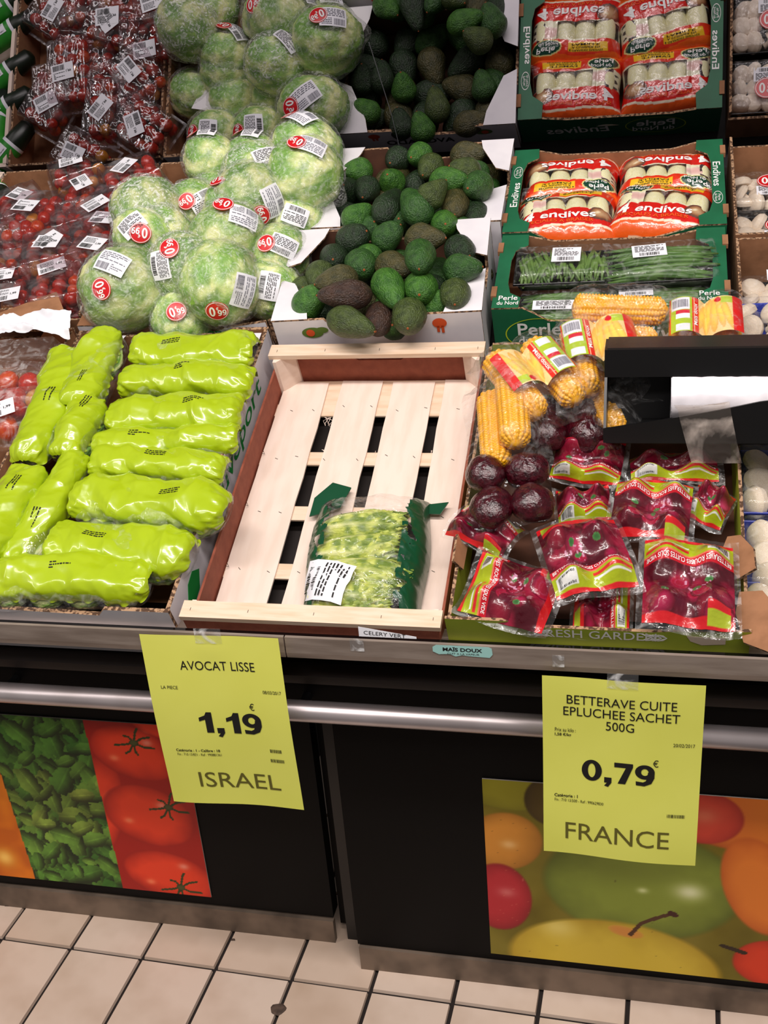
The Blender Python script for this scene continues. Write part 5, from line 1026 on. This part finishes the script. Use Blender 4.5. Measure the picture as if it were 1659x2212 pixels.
# ---- tomato punnets
TM = {}
def tomato_mesh(mk):
    if mk not in TM: o = grid('tomato', lambda S, T: ST([np.cos(S*2*pi)*np.sin(T*pi), np.sin(S*2*pi)*np.sin(T*pi), -np.cos(T*pi)*.93], -1), 18, 12, M[mk]); TM[mk] = o.data; bpy.data.objects.remove(o)
    return TM[mk]
def punnet(u, v, w, rz, lab, R=.0145, size=(.135, .105), lb=None, seed=0, tilt=(0, 0), cover='lid'):
    r = empty('tomato_punnet', SL(u, v, w, rz, *tilt), lab, 'tomato punnet', 'clear punnets of tomatoes'); a, b = size; rs = random.Random(seed); h = .052 if R < .02 else .05
    nx, ny = int((a-.012)/(R*1.9)), int((b-.012)/(R*1.9)); lay = 2 if R < .02 else 1
    for l in range(lay):
        for i in range(nx):
            for j in range(ny):
                o = bpy.data.objects.new('tomato', tomato_mesh(rs.choices(('tomato', 'tomo', 'tomy'), (12, 5, 1))[0])); link(o, r); s = R*rs.uniform(.9, 1.08)
                o.matrix_local = Matrix.Translation(((i+.5-nx/2)*(a-.012)/nx+rs.uniform(-.003, .003)+(l*.004), (j+.5-ny/2)*(b-.012)/ny+rs.uniform(-.003, .003), R+.002+l*R*1.65+rs.uniform(-.002, .003))) @ Matrix.Rotation(rs.uniform(0, 1), 4, 'X') @ Matrix.Diagonal((s, s*rs.uniform(.95, 1.2), s, 1))
    H = R*2+(lay-1)*R*1.65+.006
    def shell(S, T):
        x = (S-.5)*2; y = (T-.5)*2; m_ = np.maximum(np.abs(x), np.abs(y)); e = np.clip((1-m_)/.16, 0, 1)**.5; c = crease(x*2+seed, y*2, None, seed, 3); rb = .002*np.sign(np.sin(x*16))*(e < 1)
        return ST([x*(a/2+.006)*(1+.0*c), y*(b/2+.006), .004+H*e+.0045*c+rb], -1)
    grid('clear_lid', shell, 52, 46, M[cover], r)
    q = MB(); q.box((-a/2-.009, -b/2-.009, .018), (a/2+.009, -b/2-.003, .021)); q.box((-a/2-.009, b/2+.003, .018), (a/2+.009, b/2+.009, .021)); q.box((-a/2-.009, -b/2-.003, .018), (-a/2-.003, b/2+.003, .021)); q.box((a/2+.003, -b/2-.003, .018), (a/2+.009, b/2+.003, .021)); q.build('rim', M['clear2'], r)
    if lb: x, y, an, s = lb; label(r, plane_mp((x, y, H+.011), (cos(an), sin(an), 0), (-sin(an), cos(an), 0)), s, s*.72, 1, seed, off=0)
    return r
def c5(x, y): return .2532*x, 360+.2532*y
for i, d in enumerate([((190, 400), -5, (.15, .11), None, 'cherry tomato punnet at the rear left with a bright glare on its lid', -.03), ((650, 370), 25, (.13, .095), None, 'cherry tomato punnet at the rear middle, turned slightly', -.03), ((960, 250), 5, (.10, .09), None, 'cherry tomato punnet in the rear corner behind the lettuces', -.03),
 ((820, 530), -4, (.13, .11), (.006, .03, -.1, .055), 'cherry tomato punnet beside the lettuces with a diamond-like label', -.02), ((250, 590), 12, (.15, .10), (-.02, .032, .3, .056), 'cherry tomato punnet on the left with a slanting label at its rear', -.035),
 ((430, 740), -6, (.15, .115), (-.02, .030, .05, .058), 'cherry tomato punnet in the middle with a large label', -.015), ((510, 970), 14, (.14, .125), (-.02, .045, .25, .058), 'cherry tomato punnet at the front middle with its label along the rear edge', -.02),
 ((40, 850), -10, (.13, .11), (.02, -.035, .35, .05), 'cherry tomato punnet at the left picture edge with a tilted label', -.025), ((60, 1120), 8, (.13, .10), (.0, .0, .12, .058), 'cherry tomato punnet at the front left edge, label facing up', -.03), ((640, 1160), 0, (.10, .08), None, 'small tomato punnet low at the front right corner of the back tomato box', -.06)]):
    u, v = px(*c5(*d[0]), d[5]+.04); punnet(u, v, d[5]-.02, Rd(d[1]), d[4], .0140, d[2], d[3], i)
for i, d in enumerate([((170, 1560), 4, (.15, .06), .026, 'bag of large red and orange tomatoes at the rear of the front left box'), ((170, 1790), -6, (.15, .10), .022, 'bag of red tomatoes in the middle of the front left box'), ((90, 2050), 5, (.16, .11), .022, 'bag of red tomatoes with a label at the front of the left box')]):
    u, v = px(*c5(*d[0]), .02); punnet(u-.01, v, -.045+.004*i, Rd(d[1]), d[4], d[3], d[2], (-.01, -.01, .4, .06) if i == 2 else None, 30+i, cover='clear')
pp = empty('white_paper', SL(*px(*c5(250, 1420), .02), .016, Rd(6)), 'crumpled white paper sheet lying over the tomatoes at the left edge', 'paper')
grid('paper_sheet', lambda S, T: ST([(S-.5)*.19, (T-.5)*(.030+.02*S)+.010*np.sin(S*5)+.004*facet(S*7, T*0, 2), .022*crease(S*3, T*1.5, None, 3, 3)+.014*T], -1), 50, 20, M['lab'], pp)
def c1(x, y): return .2532*x, .2532*y
for i, d in enumerate([((480, 90), 55, (.14, .11), 'cherry tomato punnet at the top left of the mirror with a cut-off label'), ((990, 200), -20, (.14, .12), 'cherry tomato punnet with a bright lid edge near the top of the mirror'), ((620, 640), 5, (.10, .16), 'tall cherry tomato punnet upper left in the mirror with a square label'),
 ((420, 880), 60, (.13, .10), 'cherry tomato punnet tilted at the left of the mirrored box'), ((1190, 640), -55, (.13, .11), 'cherry tomato punnet with a diamond label right of the mirrored box'), ((1240, 1100), -35, (.13, .11), 'tomato punnet with the largest tomatoes near the rear right corner, in the mirror'),
 ((700, 1320), -30, (.13, .09), 'tomato punnet by the rear wall with a slanted label, in the mirror'), ((880, 950), 85, (.14, .07), 'narrow tomato punnet with a vertical label in the mirror'), ((1370, 50), 10, (.12, .10), 'tomato bag beside the lettuces at the top of the mirror')]):
    u, v = pxm(*c1(*d[0]), .0); punnet(u, v, -.045+.006*(i % 3), Rd(-d[1]), d[3], .015, d[2], (-.005, .01, .6 if i % 2 else -.1, .055), 50+i, tilt=(0, 0))

# ---- dark vegetables with green sleeves, left of the tomatoes
for i, (x, y) in enumerate(((20, 60), (90, 270), (90, 640), (80, 930), (215, 1060), (290, 1100), (60, 1300))):
    u, v = pxm(*c1(x, y), .0); u = min(u, -1.50) if i < 6 else u; r = empty('sleeved_cucumber', SL(u-.02, v, -.02, Rd((150, 150, 145, 150, 100, 95, 130)[i])), 'dark cucumber in a green and white sleeve, %s from the top at the far left' % ('first', 'second', 'third', 'fourth', 'fifth', 'sixth', 'seventh')[i], 'cucumber', 'sleeved dark cucumbers')
    MB().tube([(-.10, 0, 0), (-.092, 0, 0), (-.05, 0, 0), (.05, 0, 0), (.092, 0, 0), (.10, 0, 0)], [.008, .02, .0255, .0255, .02, .008], 18).build('cucumber', M['cuke'], r, True)
    MB().tube([(-.030, 0, 0), (.030, 0, 0)], .0268, 18, cap=False).build('green_sleeve', M['gsleeve'], r, True)
    for x0 in (-.038, .030): MB().tube([(x0, 0, 0), (x0+.008, 0, 0)], .027, 18, cap=False).build('white_band', M['lab'], r, True)
    q = MB(); cm = lambda a, b, off=0.: ST([np.atleast_1d(a), np.sin(np.atleast_1d(b)/.027)*(.0272+off), np.cos(np.atleast_1d(b)/.027)*(.0272+off)], -1); quad(q, cm, -.02, .02, -.012, .012, .0005, 0, 3); o = q.build('barcode_label', M['lab'], r); q = MB(); barcode(q, cm, -.015, .015, -.009, .009, .001, i); q.build('barcode', M['ink'], o)

# ---- black bag dispenser with its roll
P0 = W(*px(1303, 955, .055), .055); ds = empty('bag_dispenser', Matrix.Translation(P0), 'black metal plastic-bag dispenser box standing over the beetroot box', 'dispenser')
k = mpp(P0); Hh = .128; Wd_ = .46
MB().box((.004, .045, Hh), (Wd_, .105, Hh+.003)).build('top_plate', mat('brown_sheen_black', (46, 40, 38), .22, .3, spec=.8), ds)  # glossy black steel; its brownish reflection is partly put into the base colour
MB().prism([(.235, .060), (.262, .056), (.270, .064), (.245, .067)], lambda x, y: (x, y, Hh+.003), lambda x, y: (x, y, Hh+.0034)).build('sticker_remnant', M['torn'], ds)
MB().box((.004, .045, Hh-.042), (Wd_, .048, Hh)).build('front_hood', M['blackm'], ds)
MB().prism([(0, 0), (.105, 0), (.105, Hh), (.045, Hh), (.045, Hh-.042), (0, .022)], lambda y, z: (0.0, y, z), lambda y, z: (.004, y, z)).build('side_panel', M['blackm'], ds)
MB().box((.004, .102, 0), (Wd_, .105, Hh)).build('back_panel', mat('dull_black', (20, 20, 22), .6), ds)
MB().box((.004, 0, -.002), (Wd_, .105, .001)).build('bottom_panel', M['blackm'], ds)
MB().prism([(0, 0), (Wd_, 0), (Wd_, .020), (.262, .060), (.240, .066), (.218, .063), (.160, .050), (.095, .038), (0, .022)], lambda x, z: (x, 0, z), lambda x, z: (x, -.003, z)).build('front_lip', M['blackm'], ds)
MB().box((.32, .03, -.20), (.345, .06, 0)).build('stand_post', M['blackm'], ds)
ro = empty('bag_roll', Matrix.Translation(P0+np.array([.098, .052, .048])), 'roll of thin white plastic bags inside the black dispenser', 'roll')
q = MB()
grid('rolled_bags', lambda S, T: ST([S*.33, np.cos(T*2*pi)*(.034+.0012*vn(S*30, np.cos(T*2*pi)*3, np.sin(T*2*pi)*3, 2)), .004+np.sin(T*2*pi)*(.034+.0012*vn(S*40, np.cos(T*2*pi)*3, np.sin(T*2*pi)*3, 4))], -1), 80, 40, M['bagw'], ro)
q = MB()
for rr_ in (.033, .026, .019, .012): q.tube([(0, 0, .004), (-.0015, 0, .004)], rr_, 28)
q.build('roll_end', M['bagw'], ro)
sx0, sx1 = .003, .074
def strip(S, T):
    x = sx0+(sx1-sx0)*S; path = T; y = np.interp(path, [0, .2, .3, 1], [-.034, -.0545, -.058, -.066]); z = np.interp(path, [0, .2, .3, 1], [.004, .003, -.010, -.074])+.016*S*np.clip(1-T*1.5, 0, 1)*np.clip(T*6, 0, 1); return ST([x+T*.026, y-.003*crease(S*3, T*4, None, 3, 2), z+.015*S*0], -1)
grid('hanging_bag', strip, 30, 60, M['bagf'], ro)
print('objects', len(bpy.data.objects))
